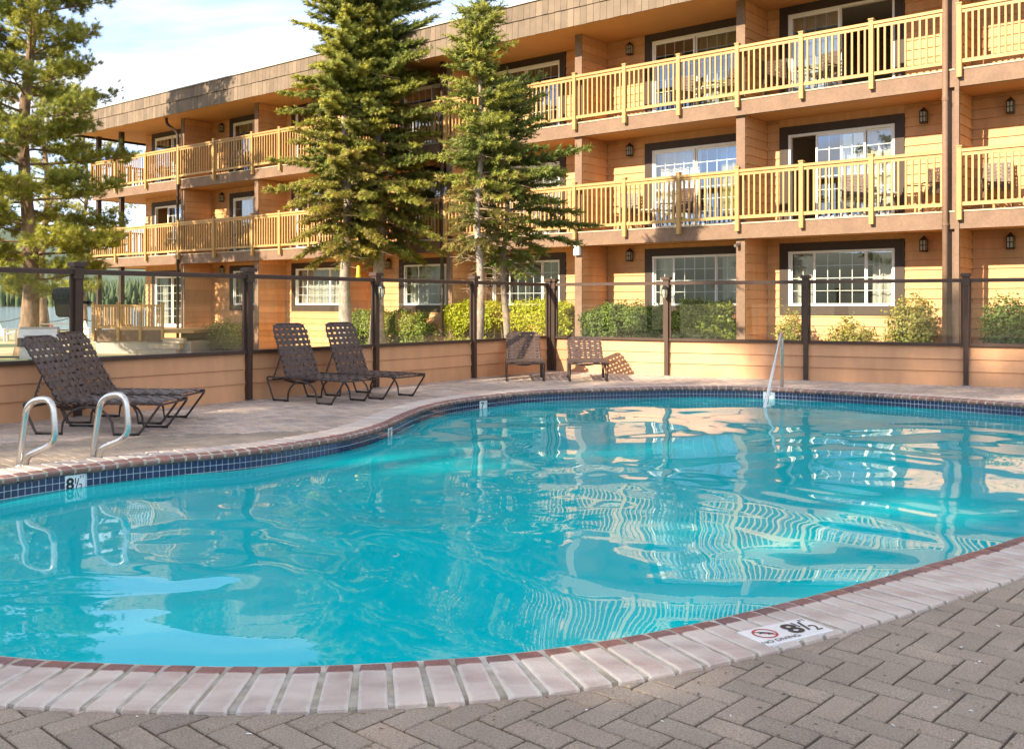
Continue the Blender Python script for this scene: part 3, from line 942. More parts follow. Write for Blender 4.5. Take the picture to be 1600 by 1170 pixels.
# bay: left column, right column, side of the column the door stands near
BAYS = {'A': (4.46, 8.86, 'R'), 'B': (0.06, 4.46, 'L'), 'C': (-4.34, 0.06, 'R'), 'D': (-8.74, -4.34, 'L'), 'E': (-13.14, -8.74, 'R'),
        'F': (-17.54, -13.14, 'L'), 'G': (-21.94, -17.54, 'R'), 'H': (-26.34, -21.94, 'L')}
PHRASE = {'A': 'at the right picture edge', 'B': 'in the second bay from the right', 'C': 'in the third bay from the right',
          'D': 'in the fourth bay from the right', 'E': 'in the bay behind the tall firs', 'F': 'in the bay just left of the tall firs',
          'G': 'in the second bay from the left end', 'H': 'in the bay at the far left end'}
FNAME = {1: 'ground floor', 2: 'middle floor', 3: 'top floor'}
PT = 0.10      # half thickness of partitions

# unit siding board: 1 m long along x, lapped profile, seen from -y
def board_unit(h=0.194):
    b = MB()
    b.add([(0, -0.030, 0), (1, -0.030, 0), (1, -0.006, h), (0, -0.006, h), (0, 0, 0), (1, 0, 0), (1, 0, h), (0, 0, h)],
          [(0, 1, 2, 3), (0, 4, 5, 1), (1, 5, 6, 2), (3, 2, 6, 7), (0, 3, 7, 4)])
    return b.mesh('siding_board', 'siding')
BOARD_H = 0.2
board_me = board_unit()
n_boards = [0]
sid_field = {}
def boards(parent, s0, s1, y, z0, z1, single, rot=0.0):
    """courses of lapped boards over a wall strip. rot=0: facing -y, from x=s0..s1 ; rot=1: on a partition at x=s0, running along y from y to y+ (s1-s0), facing +x"""
    z = z0
    zs = []
    base = math.floor(z0 / BOARD_H) * BOARD_H
    k = 0
    while base + k * BOARD_H < z1 - 0.01:
        a = max(base + k * BOARD_H, z0); b_ = min(base + (k + 1) * BOARD_H, z1)
        if b_ - a > 0.02:
            zs.append((a, b_))
        k += 1
    for a, b_ in zs:
        sz = (b_ - a) / BOARD_H
        if single and n_boards[0] < 300:
            n_boards[0] += 1
            o = link('siding_board', board_me, parent)
            if rot == 0:
                o.location = (s0, y, a); o.scale = (s1 - s0, 1, sz)
            else:
                o.location = (s0, y, a); o.rotation_euler = (0, 0, math.pi / 2); o.scale = (s1 - s0, 1, sz)
        else:
            mb = sid_field.setdefault(parent.name, (MB(), parent, [0]))
            mb[2][0] += 1
            h = (b_ - a) - 0.004
            vs = [(0, -0.030, 0), (s1 - s0, -0.030, 0), (s1 - s0, -0.006, h), (0, -0.006, h), (0, 0, 0), (s1 - s0, 0, 0), (s1 - s0, 0, h), (0, 0, h)]
            if rot == 0:
                vs = [(s0 + q[0], y + q[1], a + q[2]) for q in vs]
            else:
                vs = [(s0 - q[1], y + q[0], a + q[2]) for q in vs]
            mb[0].add(vs, [(0, 1, 2, 3), (0, 4, 5, 1), (1, 5, 6, 2), (3, 2, 6, 7), (0, 3, 7, 4)])

# ---- structure of the block
roof = MB(); roof.box(-28.25, 13.5, -0.80, 10, 8.12, 8.70)
roof_o = roof.build('roof', 'roof', hotel)
fl = MB(); fl.box(-28.42, 13.6, -0.93, -0.60, 8.772, 8.80); fl.box(-28.42, -28.1, -0.60, 10, 8.772, 8.80)
fl.build('roof_flashing', 'flashing', roof_o)
so = MB(); so.box(-28.2, 13.5, -0.84, 9.9, 8.02, 8.118)
so.build('soffit', 'soffit', hotel)
fa = MB(); fa.box(-28.36, 13.5, -0.875, -0.845, 7.955, 8.77); fa.box(-28.36, -28.33, -0.845, 9.9, 7.955, 8.77)
fascia = fa.build('fascia', 'shingle_back', hotel)
SW = 0.19
sh_me = {}
for row, (z0_, z1_) in enumerate(((7.945, 8.368), (8.382, 8.768))):
    b_ = MB(); w_ = SW - 0.006
    yy0 = -0.024 if row == 0 else -0.036
    b_.add([(0, yy0, 0), (w_, yy0, 0), (w_, -0.012, z1_ - z0_), (0, -0.012, z1_ - z0_), (0, 0, 0), (w_, 0, 0), (w_, 0, z1_ - z0_), (0, 0, z1_ - z0_)],
           [(0, 1, 2, 3), (0, 4, 5, 1), (1, 5, 6, 2), (3, 2, 6, 7), (0, 3, 7, 4)])
    sh_me[row] = (b_.mesh('shingle', 'shingle'), z0_)
ns = 0
for row in (0, 1):
    s = -28.36
    while s < 13.3:
        me_, z0_ = sh_me[row]
        if s < -0.3:
            o = link('shingle', me_, fascia, (s, -0.876 + rng.uniform(-0.003, 0.003), z0_ + rng.uniform(-0.004, 0.004)))
            o.scale = (rng.uniform(0.985, 1.0), 1, 1)
            ns += 1
        else:
            o = None
        s += SW
rest = MB()
for row in (0, 1):
    s = -28.36 + SW * math.ceil((28.36 - 0.3) / SW)
    me_, z0_ = sh_me[row]
    while s < 13.3:
        rest.add([(q.co.x + s, q.co.y - 0.876, q.co.z + z0_) for q in me_.vertices], [tuple(p.vertices) for p in me_.polygons]); s += SW
    y = -0.84
    while y < 9.6:                                     # return along the left end
        rest.add([(-28.362 + q.co.y, y + SW - q.co.x - 0.01, q.co.z + z0_) for q in me_.vertices], [tuple(p.vertices) for p in me_.polygons]); y += SW
tag(rest.build('shingle_field', 'shingle', fascia), kind='stuff')

slabs = {}
for f in (2, 3):
    z = FLOORS[f]
    b_ = MB(); b_.box(-28.15, 13.4, 0.0, 9.9, CEIL[f - 1] + 0.0, z - 0.032)
    b_.build('ceiling', 'soffit', hotel)
    b_ = MB(); b_.box(-28.25, 13.4, -0.10, -0.002, z - 0.35, z - 0.033); b_.box(-28.25, -28.152, -0.002, 9.9, z - 0.35, z - 0.033)
    b_.build('floor_beam', 'beam', hotel)
    b_ = MB(); b_.box(-28.26, 13.4, -0.115, 9.9, z - 0.03, z - 0.0)
    b_.build('balcony_floor', 'deck_edge', hotel)

# body behind the balconies: end wall, rear
b_ = MB(); b_.box(-26.44, -26.30, 1.30, 10, -0.4, 8.02); b_.box(-26.44, 13.4, 9.86, 10.0, -0.4, 8.02)
endw = b_.build('end_wall', 'siding', hotel)

window_no = {}
pane_state = {('B', 2): 'left', ('B', 3): 'right', ('H', 2): 'left'}
curtain_specs = []

def muntins(x0, x1, z0, z1, y, nx, nz):
    b = MB()
    for i in range(1, nx):
        x = x0 + (x1 - x0) * i / nx
        b.box(x - 0.009, x + 0.009, y - 0.006, y + 0.006, z0, z1)
    for k in range(1, nz):
        z = z0 + (z1 - z0) * k / nz
        b.box(x0, x1, y - 0.0045, y + 0.0045, z - 0.009, z + 0.009)
    return b

for bay, (c0, c1, side) in BAYS.items():
    single = bay in 'ABCD'
    for f in (1, 2, 3):
        zf, zc = FLOORS[f], CEIL[f]
        zb = -0.40 if f == 1 else zf
        lo, hi = c0 + PT, c1 - PT
        if side == 'L':
            w0, w1 = c0 + 0.60, c0 + 2.97
        else:
            w0, w1 = c1 - 2.97, c1 - 0.60
        if f == 1 and bay != 'H':
            o0, o1 = 1.245, 2.47
        else:
            o0, o1 = zf + 0.02, zf + 2.03
        t0, t1 = w0 - 0.20, w1 + 0.20
        # wall with its opening
        wl = MB()
        ya, yb = DEPTH + 0.022, DEPTH + 0.15
        left_end = -26.44 if bay == 'H' else c0 - 0.02
        wl.box(left_end, w0, ya, yb, zb, zc); wl.box(w1, c1 - 0.02, ya, yb, zb, zc)
        wl.box(w0, w1, ya, yb, o1, zc)
        if o0 > zb + 0.05:
            wl.box(w0, w1, ya, yb, zb, o0)
        wall = wl.build('wall', 'siding_field', hotel)
        yb_ = DEPTH + 0.021
        lo_ = -26.42 if bay == 'H' else lo
        tz0 = o0 - 0.2 if f == 1 and bay != 'H' else zb
        boards(wall, lo_, t0 - 0.004, yb_, zb, zc, single)
        boards(wall, t1 + 0.004, hi, yb_, zb, zc, single)
        if zc - (o1 + 0.19) > 0.06:
            bb = MB(); bb.box(t0, t1, DEPTH + 0.004, DEPTH + 0.021, o1 + 0.19, zc); bb.build('frieze_board', 'siding', wall)
        if tz0 > zb + 0.1:
            boards(wall, t0, t1, yb_, zb, tz0 - 0.004, False)
        # dark trim round the opening
        tr = MB()
        ty0, ty1 = DEPTH - 0.022, DEPTH + 0.021
        tr.box(t0, w0 - 0.001, ty0, ty1, tz0, o1 + 0.185); tr.box(w1 + 0.001, t1, ty0, ty1, tz0, o1 + 0.185)
        tr.box(w0 - 0.001, w1 + 0.001, ty0 + 0.003, ty1, o1, o1 + 0.185)
        if f == 1 and bay != 'H':
            tr.box(w0 - 0.001, w1 + 0.001, ty0 + 0.003, ty1, tz0, o0)
        tr.build('window_trim', 'trim', hotel)
        # window or sliding door
        isdoor = not (f == 1 and bay != 'H')
        wn = MB(); fw = 0.055
        fy0, fy1 = DEPTH + 0.0, DEPTH + 0.11
        wn.box(w0, w0 + fw, fy0, fy1, o0, o1); wn.box(w1 - fw, w1, fy0, fy1, o0, o1)
        wn.box(w0 + fw, w1 - fw, fy0, fy1, o1 - fw, o1); wn.box(w0 + fw, w1 - fw, fy0, fy1, o0, o0 + fw)
        win = wn.build('sliding_door' if isdoor else 'window', 'white_frame', hotel)
        st = pane_state.get((bay, f))
        if isdoor:
            mid = (w0 + w1) / 2
            leaves = [(w0 + fw, mid, DEPTH + 0.035), (mid, w1 - fw, DEPTH + 0.075)]
            if st == 'left':
                leaves = [(mid - 0.55, w1 - fw - 0.55 - 0.02, DEPTH + 0.035), (mid, w1 - fw, DEPTH + 0.075)] if bay == 'B' else [(mid, w1 - fw, DEPTH + 0.075), (mid - 0.3, mid + 0.82, DEPTH + 0.035)]
            elif st == 'right':
                leaves = [(w0 + fw, mid, DEPTH + 0.035), (w0 + fw + 0.02, mid + 0.02, DEPTH + 0.075)]
            for li, (a, b2, y) in enumerate(leaves):
                sm = MB(); sw = 0.045
                sm.box(a, a + sw, y - 0.016, y + 0.016, o0 + fw, o1 - fw); sm.box(b2 - sw, b2, y - 0.016, y + 0.016, o0 + fw, o1 - fw)
                sm.box(a + sw, b2 - sw, y - 0.016, y + 0.016, o0 + fw, o0 + fw + 0.07); sm.box(a + sw, b2 - sw, y - 0.016, y + 0.016, o1 - fw - sw, o1 - fw)
                sm.build('sash', 'white_frame', win)
                muntins(a + sw, b2 - sw, o0 + fw + 0.07, o1 - fw - sw, y + 0.004, 4, 6).build('muntin_grid', 'white_frame', win)
                g_ = MB(); g_.add([(a + sw, y - 0.004, o0 + 0.1), (b2 - sw, y - 0.004, o0 + 0.1), (b2 - sw, y - 0.004, o1 - 0.09), (a + sw, y - 0.004, o1 - 0.09)], [(0, 1, 2, 3)])
                g_.build('pane', 'pane', win)
        else:
            cuts = [w0 + fw, w0 + 0.60, w1 - 0.62, w1 - fw]
            for li in range(3):
                a, b2 = cuts[li], cuts[li + 1]
                y = DEPTH + (0.035 if li == 1 else 0.06); sw = 0.028
                sm = MB()
                sm.box(a, a + sw, y - 0.014, y + 0.014, o0 + fw, o1 - fw); sm.box(b2 - sw, b2, y - 0.014, y + 0.014, o0 + fw, o1 - fw)
                sm.build('sash', 'white_frame', win)
                muntins(a + sw, b2 - sw, o0 + fw, o1 - fw, y + 0.004, 4 if li == 1 else 2, 4).build('muntin_grid', 'white_frame', win)
                g_ = MB(); g_.add([(a + sw, y - 0.004, o0 + fw), (b2 - sw, y - 0.004, o0 + fw), (b2 - sw, y - 0.004, o1 - fw), (a + sw, y - 0.004, o1 - fw)], [(0, 1, 2, 3)])
                g_.build('pane', 'pane', win)
        # the room behind
        rm = MB()
        rx0, rx1, ry0, ry1 = c0 + 0.02, c1 - 0.02, DEPTH + 0.152, DEPTH + 4.2
        rz0, rz1 = zf - 0.001 + (0.004 if f == 1 else 0.004), zc - 0.004
        vs = [(rx0, ry0, rz0), (rx1, ry0, rz0), (rx1, ry1, rz0), (rx0, ry1, rz0), (rx0, ry0, rz1), (rx1, ry0, rz1), (rx1, ry1, rz1), (rx0, ry1, rz1)]
        rm.add(vs, [(0, 1, 2, 3)], 1); rm.add(vs, [(4, 7, 6, 5), (1, 5, 6, 2), (2, 6, 7, 3), (3, 7, 4, 0)], 0)
        rm.build('room_interior', ['room', 'carpet'], hotel)
        curtain_specs.append((bay, f, w0, w1, o0, o1, st))
        # partition at the left column of the bay
        if bay != 'H':
            pa = MB(); pa.box(c0 - PT, c0 + PT - 0.021, 0.021, DEPTH + 0.02, zb, zc)
            part = pa.build('partition', 'siding_field', hotel)
            boards(part, c0 + PT - 0.021, c0 + PT - 0.021 + DEPTH - 0.02, 0.021, zb, zc, single, rot=1)
        # column
        cm = MB(); cm.box(c0 - PT - 0.012, c0 + PT + 0.0, -0.005, 0.020, zb, zc - 0.001)
        if bay == 'H':
            cm = MB(); cm.box(c0 - 0.08, c0 + 0.08, 0.0, 0.16, zb, zc - 0.001)
        cm.build('column', 'beam' if bay != 'H' else 'trim', hotel)
# rebuild partition boards properly: the boards helper with rot=1 runs along y
for nm, (mb_, parent, c_) in sid_field.items():
    me = mb_.mesh('siding_boards', 'siding_field'); attr_rnd(me, 8, c_[0])
    tag(link('siding_field', me, parent), kind='stuff')
# outer columns of the corner balcony
for (s_, y_) in ((-28.1, 0.05), (-28.1, 4.5)):
    for f in (1, 2, 3):
        b_ = MB(); b_.box(s_ - 0.08, s_ + 0.08, y_ - 0.05, y_ + 0.11, -0.4 if f == 1 else FLOORS[f], CEIL[f] - 0.001); b_.build('column', 'trim', hotel)

# ---- balcony railings
PH = 4.4 / 3
bal_me = MB().box(-0.019, 0.019, -0.019, 0.019, 0, 0.90).mesh('baluster', 'rail_wood')
def post_mesh(zlo=-0.19, top=1.20, w=0.09):
    b = MB(); b.box(-w / 2, w / 2, -0.055, 0.035, zlo, top); b.bbox(-w / 2 - 0.012, w / 2 + 0.012, -0.067, 0.047, top, top + 0.03, 0.01)
    return b.mesh('post', 'rail_wood')
post_me = post_mesh()
n_bal = [0]
RY = -0.16
for f in (2, 3):
    z = FLOORS[f]
    for bay, (c0, c1, side) in BAYS.items():
        s0, s1, nsec = c0, c1, 3
        rl = empty('balcony_railing', (0, 0, 0)); rl.parent = hotel
        a, b2 = s0, s1
        if bay == 'H':
            a = s0 - 1.85
        if bay == 'A':
            a = s0 + 0.16
        if bay == 'B':
            b2 = s1 - 0.02
        top = MB(); top.bbox(a + 0.002, b2 - 0.002, RY - 0.045, RY + 0.045, z + 1.10, z + 1.16, 0.008); top.box(a + 0.002, b2 - 0.002, RY - 0.018, RY + 0.018, z + 1.03, z + 1.10)
        top.build('top_rail', 'rail_wood', rl)
        bot = MB(); bot.box(a + 0.002, b2 - 0.002, RY - 0.018, RY + 0.018, z + 0.08, z + 0.15)
        bot.build('bottom_rail', 'rail_wood', rl)
        k0 = -1 if bay == 'H' else 0
        fld = MB(); nfb = 0
        posts = [s0 + k * PH for k in range(k0, 3)]
        if bay == 'H':
            posts = [s0 - 1.85, s0, s0 + 2.2]
        if bay == 'G':
            posts = [s0, s0 + 2.2]
        if bay == 'A':
            posts[0] = s0 + 0.2
        for px in posts:
            link('post', post_me, rl, (px, RY + (0.001 if bay in 'BDFH' else 0), z))
        ends = posts + [s1]
        for i in range(len(ends) - 1):
            nb = 10 if ends[i + 1] - ends[i] < 1.7 else 14
            if bay == 'H' and i == 0: nb = 11
            for k in range(1, nb + 1):
                x = ends[i] + (ends[i + 1] - ends[i]) * k / (nb + 1) + rng.uniform(-0.006, 0.006)
                if bay in 'ABCDGH' and not (bay == 'A' and i > 0) and n_bal[0] < 276:
                    link('baluster', bal_me, rl, (x, RY - 0.0005, z + 0.14)); n_bal[0] += 1
                else:
                    fld.box(x - 0.019, x + 0.019, RY - 0.0195, RY + 0.0185, z + 0.14, z + 1.04); nfb += 1
        if nfb:
            tag(fld.build('baluster_field', 'rail_wood', rl), kind='stuff')
    # return along the left end
    rl = empty('balcony_railing', (0, 0, 0)); rl.parent = hotel
    xe = -28.19
    top = MB(); top.box(xe - 0.045, xe + 0.045, RY + 0.05, 4.6, z + 1.10, z + 1.16); top.build('top_rail', 'rail_wood', rl)
    bot = MB(); bot.box(xe - 0.018, xe + 0.018, RY + 0.05, 4.6, z + 0.08, z + 0.15); bot.build('bottom_rail', 'rail_wood', rl)
    fld = MB()
    for k in range(34):
        y = 0.05 + k * 0.135; fld.box(xe - 0.019, xe + 0.019, y - 0.019, y + 0.019, z + 0.14, z + 1.11)
    tag(fld.build('baluster_field', 'rail_wood', rl), kind='stuff')
    for k in range(1, 4):
        link('post', post_me, rl, (xe, k * 1.5, z))

# ---- downpipes
def downpipe(s, label, z0=-0.38, z1=8.0, r=0.05, hook=False, mt='trim'):
    o = empty('downpipe', bw(s, -0.17, z0), BROT, label, 'downpipe', 'downpipes on the facade')
    L = z1 - z0
    if hook:
        pts = fillet([(0, 0, 0), (0, 0, L - 0.75), (-0.02, 0.0, L - 0.5), (-0.22, -0.3, L - 0.22), (-0.22, -0.32, L + 0.0)], 0.12)
    else:
        pts = [(0, 0, 0), (0, 0, L)]
    MB().tube(pts, r, 10).build('pipe', mt, o, smooth=True)
    for z in (0.9, 3.2, 5.6):
        MB().lathe([(r + 0.001, -0.03), (r + 0.009, -0.028), (r + 0.009, 0.028), (r + 0.001, 0.03)], 10, (0, 0, z)).build('pipe_strap', mt, o)
downpipe(4.40, 'tall brown downpipe between the right-hand balconies', r=0.054, mt='beam')
downpipe(-8.86, 'brown downpipe behind the small firs beside the ground floor window', z1=8.0)
downpipe(-22.0, 'dark downpipe with a hooked top at the left part of the building', hook=True)
# outer flange beside the right downpipe
b_ = MB(); b_.box(4.56, 4.64, -0.13, -0.05, -0.4, 8.0); b_.build('corner_board', 'beam', hotel)

# ---- curtains: pleated cloth hung inside the panes
def curtain(bay, f, x0, x1, z0, z1, y, col, amp=0.035, seed=0):
    n_ = max(8, int((x1 - x0) / 0.025)); r_ = random.Random(seed)
    ph = r_.uniform(0, 6)
    b = MB(); vs = []
    for i in range(n_ + 1):
        x = x0 + (x1 - x0) * i / n_
        w = math.sin(i * 0.85 + ph) + 0.5 * math.sin(i * 0.37 + 2 * ph)
        vs += [(x, y + amp * 0.7 * w, z1), (x, y + amp * w + 0.01, (z0 + z1) / 2), (x, y + amp * 1.2 * w, z0)]
    fs = []
    for i in range(n_):
        for k in range(2):
            fs.append((i * 3 + k, i * 3 + k + 1, (i + 1) * 3 + k + 1, (i + 1) * 3 + k))
    b.add(vs, fs)
    me = b.mesh('curtain', col, smooth=True)
    return me
used_lab = {}
for q, (bay, f, w0, w1, z0, z1, st) in enumerate(curtain_specs):
    y = DEPTH + 0.24
    W = w1 - w0
    if bay == 'A' : continue
    if bay in 'EF' and f > 1: continue
    pl = []
    if f == 1:
        pl = [(w0 + 0.02, w0 + 0.52, 'curtain'), (w1 - 0.55, w1 - 0.02, 'curtain')]
        if bay in 'EF': pl = [(w0 + 0.02, w1 - 0.02, 'curtain')]
        if bay == 'D': pl = [(w1 - 0.75, w1 - 0.02, 'curtain_green')]
    elif f == 2:
        pl = {'B': [(w0 + 1.18, w1 - 0.02, 'curtain')], 'C': [(w0 + 0.02, w0 + 1.25, 'curtain'), (w1 - 0.6, w1 - 0.1, 'curtain_green')], 'D': [(w0 + 0.9, w1 - 0.02, 'curtain')],
              'G': [(w0 + 0.02, w0 + 0.7, 'curtain')], 'H': [(w0 + 1.4, w1 - 0.02, 'curtain')]}.get(bay, [])
    else:
        pl = {'B': [(w0 + 0.02, w0 + 1.15, 'curtain')], 'C': [(w0 + 1.2, w1 - 0.02, 'curtain_green')], 'D': [(w0 + 0.4, w0 + 1.1, 'curtain_green')],
              'G': [(w0 + 0.02, w0 + 0.6, 'curtain_green')], 'H': [(w0 + 0.9, w1 - 0.02, 'curtain')]}.get(bay, [])
    for k, (a, b2, c) in enumerate(pl):
        me = curtain(bay, f, a - w0, b2 - w0, 0.05, z1 - z0 + 0.05, 0.0, c, seed=q * 3 + k)
        o = link('curtain', me)
        o.matrix_world = Matrix.Translation(bw(w0, y, z0 - 0.02)) @ Matrix.Rotation(BROT, 4, 'Z')
        side_ = '' if len(pl) == 1 else (' left' if k == 0 else ' right')
        cn = 'olive green' if c == 'curtain_green' else 'pale cream'
        tag(o, f'{cn}{side_} curtain, {FNAME[f]} {PHRASE[bay]}', 'curtain', 'curtains behind the hotel windows')

# ---- wall lanterns on the balconies
def lantern(loc, rz, label, group):
    o = empty('wall_lantern', loc, rz, label, 'lamp', group)
    MB().box(-0.05, 0.05, -0.02, 0.0, -0.10, 0.12).build('back_plate', 'trim', o)
    b = MB(); b.add([(-0.075, -0.16, 0.10), (0.075, -0.16, 0.10), (0.075, -0.02, 0.10), (-0.075, -0.02, 0.10), (0.0, -0.09, 0.20), (0.0, -0.03, 0.20)],
                    [(0, 1, 4), (1, 2, 5, 4), (2, 3, 5), (3, 0, 4, 5), (3, 2, 1, 0)])
    b.build('cap', 'trim', o)
    b = MB(); b.box(-0.058, 0.058, -0.142, -0.03, -0.10, 0.098); b.build('lamp_glass', 'lamp_glass', o)
    b = MB()
    for (x, y) in ((-0.06, -0.144), (0.06, -0.144), (-0.06, -0.028), (0.06, -0.028), (0, -0.146)):
        b.box(x - 0.008, x + 0.008, y - 0.006, y + 0.006, -0.115, 0.105)
    b.box(-0.068, 0.068, -0.152, -0.02, -0.135, -0.11); b.box(-0.062, 0.062, -0.149, -0.144, -0.01, 0.008)
    b.build('cage', 'trim', o)
    return o
for bay, (c0, c1, side) in BAYS.items():
    ls = c0 + 3.58 if side == 'L' else c1 - 3.58
    for f in (1, 2, 3):
        if bay in 'DF' or (bay == 'A' and f == 3) or (bay == 'B' and f == 3) or (bay == 'H') or (bay == 'E' and f > 1): continue
        zl = {1: 2.50, 2: 5.16, 3: 7.72}[f]
        lantern(bw(ls, DEPTH, zl), BROT, f'small bronze wall lantern on the {FNAME[f]} {PHRASE[bay]}', 'wall lanterns of the hotel')

# ---- small fittings of the facade
o = empty('white_box', bw(-4.34, -0.006, 2.62), BROT, 'white plastic box on the brown column above the hedge', 'box')
b_ = MB(); b_.box(-0.085, 0.085, -0.10, 0.0, -0.12, 0.12); b_.build('case', 'white_plastic', o); b_ = MB(); b_.box(-0.07, 0.07, -0.106, -0.10, -0.10, -0.03); b_.build('lens', 'tile_white', o)
o = empty('security_camera', bw(0.02, -0.006, 2.55), BROT, 'small security camera on the brown ground floor column', 'camera')
MB().box(-0.03, 0.03, -0.03, 0.0, 0.0, 0.10).build('bracket', 'beam', o); MB().tube([(0, -0.03, 0.06), (-0.02, -0.16, 0.02)], 0.035, 10).build('camera_body', 'galv', o, smooth=False)
o = empty('utility_box', bw(-18.55, DEPTH - 0.03, 1.36), BROT, 'cream utility box mounted above a dark window trim', 'utility box')
MB().bbox(-0.35, 0.35, -0.22, 0.0, -0.10, 0.66, 0.03).build('cabinet', 'cream', o); MB().box(-0.06, 0.02, -0.235, -0.22, 0.35, 0.47).build('latch', 'trim', o)
o = empty('roof_vent', bw(-24.6, 0.4, 8.70), BROT, 'small grey vent on the roof at the left', 'vent')
MB().lathe([(0.07, 0), (0.07, 0.42), (0.12, 0.44), (0.12, 0.52), (0.03, 0.58)], 10).build('pipe', 'galv', o)
o = empty('roof_antenna', bw(-9.9, 0.2, 8.70), BROT, 'thin metal loop on the roof edge right of the tall firs', 'antenna')
MB().tube(catmull([(-0.5, 0, 0), (-0.35, 0, 0.38), (0, 0, 0.5), (0.3, 0, 0.42), (0.5, 0, 0.1)], 6, False), 0.02, 6).build('rod', 'galv', o)

# ---- balcony chairs and tables
def weave(x0, x1, z0, z1, nx, nz, fn, w=0.035):
    b = MB()
    for i in range(nx):
        u = x0 + (x1 - x0) * (i + 0.5) / nx
        n_ = 6
        for k in range(n_):
            a = z0 + (z1 - z0) * k / n_; c = z0 + (z1 - z0) * (k + 1) / n_
            b.add([fn(u - w / 2, a, 0.004), fn(u + w / 2, a, 0.004), fn(u + w / 2, c, 0.004), fn(u - w / 2, c, 0.004)], [(0, 1, 2, 3)])
    for k in range(nz):
        u = z0 + (z1 - z0) * (k + 0.5) / nz
        b.add([fn(x0, u - w / 2, -0.004), fn(x1, u - w / 2, -0.004), fn(x1, u + w / 2, -0.004), fn(x0, u + w / 2, -0.004)], [(0, 1, 2, 3)])
    return b
def make_balcony_chair():
    o = empty('balcony_chair', (0, 0, 0))
    weave(-0.25, 0.25, 0.0, 0.48, 7, 7, lambda x, z, e: (x, -0.24 + z, 0.42 + e + 0.03 * (1 - z / 0.48)), 0.045).build('seat', 'chair_tan', o)
    weave(-0.25, 0.25, 0.0, 0.56, 7, 8, lambda x, z, e: (x, 0.24 + 0.22 * z + e, 0.43 + z), 0.045).build('backrest', 'chair_tan', o)
    for s_ in (-1, 1):
        MB().tube(fillet([(s_ * 0.27, -0.22, 0), (s_ * 0.27, -0.24, 0.62), (s_ * 0.27, 0.26, 0.64)], 0.07), 0.013, 7).build('arm', 'frame_brown', o, smooth=True)
        MB().tube([(s_ * 0.25, 0.20, 0), (s_ * 0.25, 0.24, 0.42)], 0.013, 7).build('leg', 'frame_brown', o)
        MB().tube([(s_ * 0.26, 0.24, 0.42), (s_ * 0.26, 0.37, 1.0)], 0.013, 7).build('back_frame', 'frame_brown', o)
    return o
chair0 = make_balcony_chair()
chairs = [('C', 3, -1.75, 20, 'left woven brown chair'), ('C', 3, -0.62, -20, 'right woven brown chair'),
          ('B', 3, 0.62, 35, 'left woven brown chair'), ('B', 3, 1.62, -15, 'right woven brown chair'),
          ('B', 2, 2.35, 15, 'left woven brown chair'), ('B', 2, 3.75, -35, 'right woven brown chair'),
          ('A', 2, 5.15, 10, 'single woven brown chair'), ('C', 2, -3.35, 12, 'left woven brown chair'), ('C', 2, -1.95, -15, 'right woven brown chair'),
          ('G', 3, -19.9, 15, 'single woven brown chair'), ('G', 2, -19.6, -10, 'single woven brown chair'), ('H', 3, -25.6, 10, 'left woven brown chair'),
          ('H', 3, -23.6, -20, 'right woven brown chair'), ('H', 2, -23.5, 15, 'single woven brown chair'), ('D', 2, -6.0, -10, 'single woven brown chair')]
for i, (bay, f, s, a, what) in enumerate(chairs):
    o = chair0 if i == 0 else copy_tree(chair0)
    o.location = bw(s, 0.62, FLOORS[f] + 0.002); o.rotation_euler = (0, 0, BROT + R(a))
    tag(o, f'{what}, {FNAME[f]}, {PHRASE[bay]}', 'chair', 'woven chairs on the balconies')
def balcony_table(bay, f, s, i):
    o = empty('balcony_table', bw(s, 0.6, FLOORS[f] + 0.002), BROT, f'small round table, {FNAME[f]} balcony {PHRASE[bay]}', 'table', 'small balcony tables')
    MB().lathe([(0.27, 0.46), (0.285, 0.465), (0.285, 0.49), (0.27, 0.495)], 16).build('table_top', 'table_white', o)
    for k in range(3):
        a = 2.1 * k; MB().tube([(0.22 * math.cos(a), 0.22 * math.sin(a), 0), (0.12 * math.cos(a), 0.12 * math.sin(a), 0.46)], 0.012, 6).build('leg', 'frame_brown', o)
for i, (bay, f, s) in enumerate((('C', 3, -1.15), ('B', 2, 3.05), ('C', 2, -2.65), ('A', 2, 5.9), ('G', 3, -19.2))):
    balcony_table(bay, f, s, i)
o = empty('towel', bw(-1.9, 0.62, FLOORS[2]), BROT, 'dark blue towel hung over a middle floor balcony chair', 'towel')
b_ = MB()
nn = 10
vs = []
for k in range(nn + 1):
    u = k / nn
    z = 0.55 + 0.47 * math.sin(min(u, 0.5) * math.pi) if u <= 0.5 else 1.02 - (u - 0.5) * 1.2
    y = 0.30 + 0.20 * min(1, u * 2) if u <= 0.5 else 0.42
    for x in (-0.16, -0.05, 0.06, 0.16):
        vs.append((x, y + 0.012 * math.sin(x * 40), z))
b_.add(vs, [(k * 4 + c, k * 4 + c + 1, (k + 1) * 4 + c + 1, (k + 1) * 4 + c) for k in range(nn) for c in range(3)])
b_.build('cloth', 'blue_cloth', o, smooth=True)

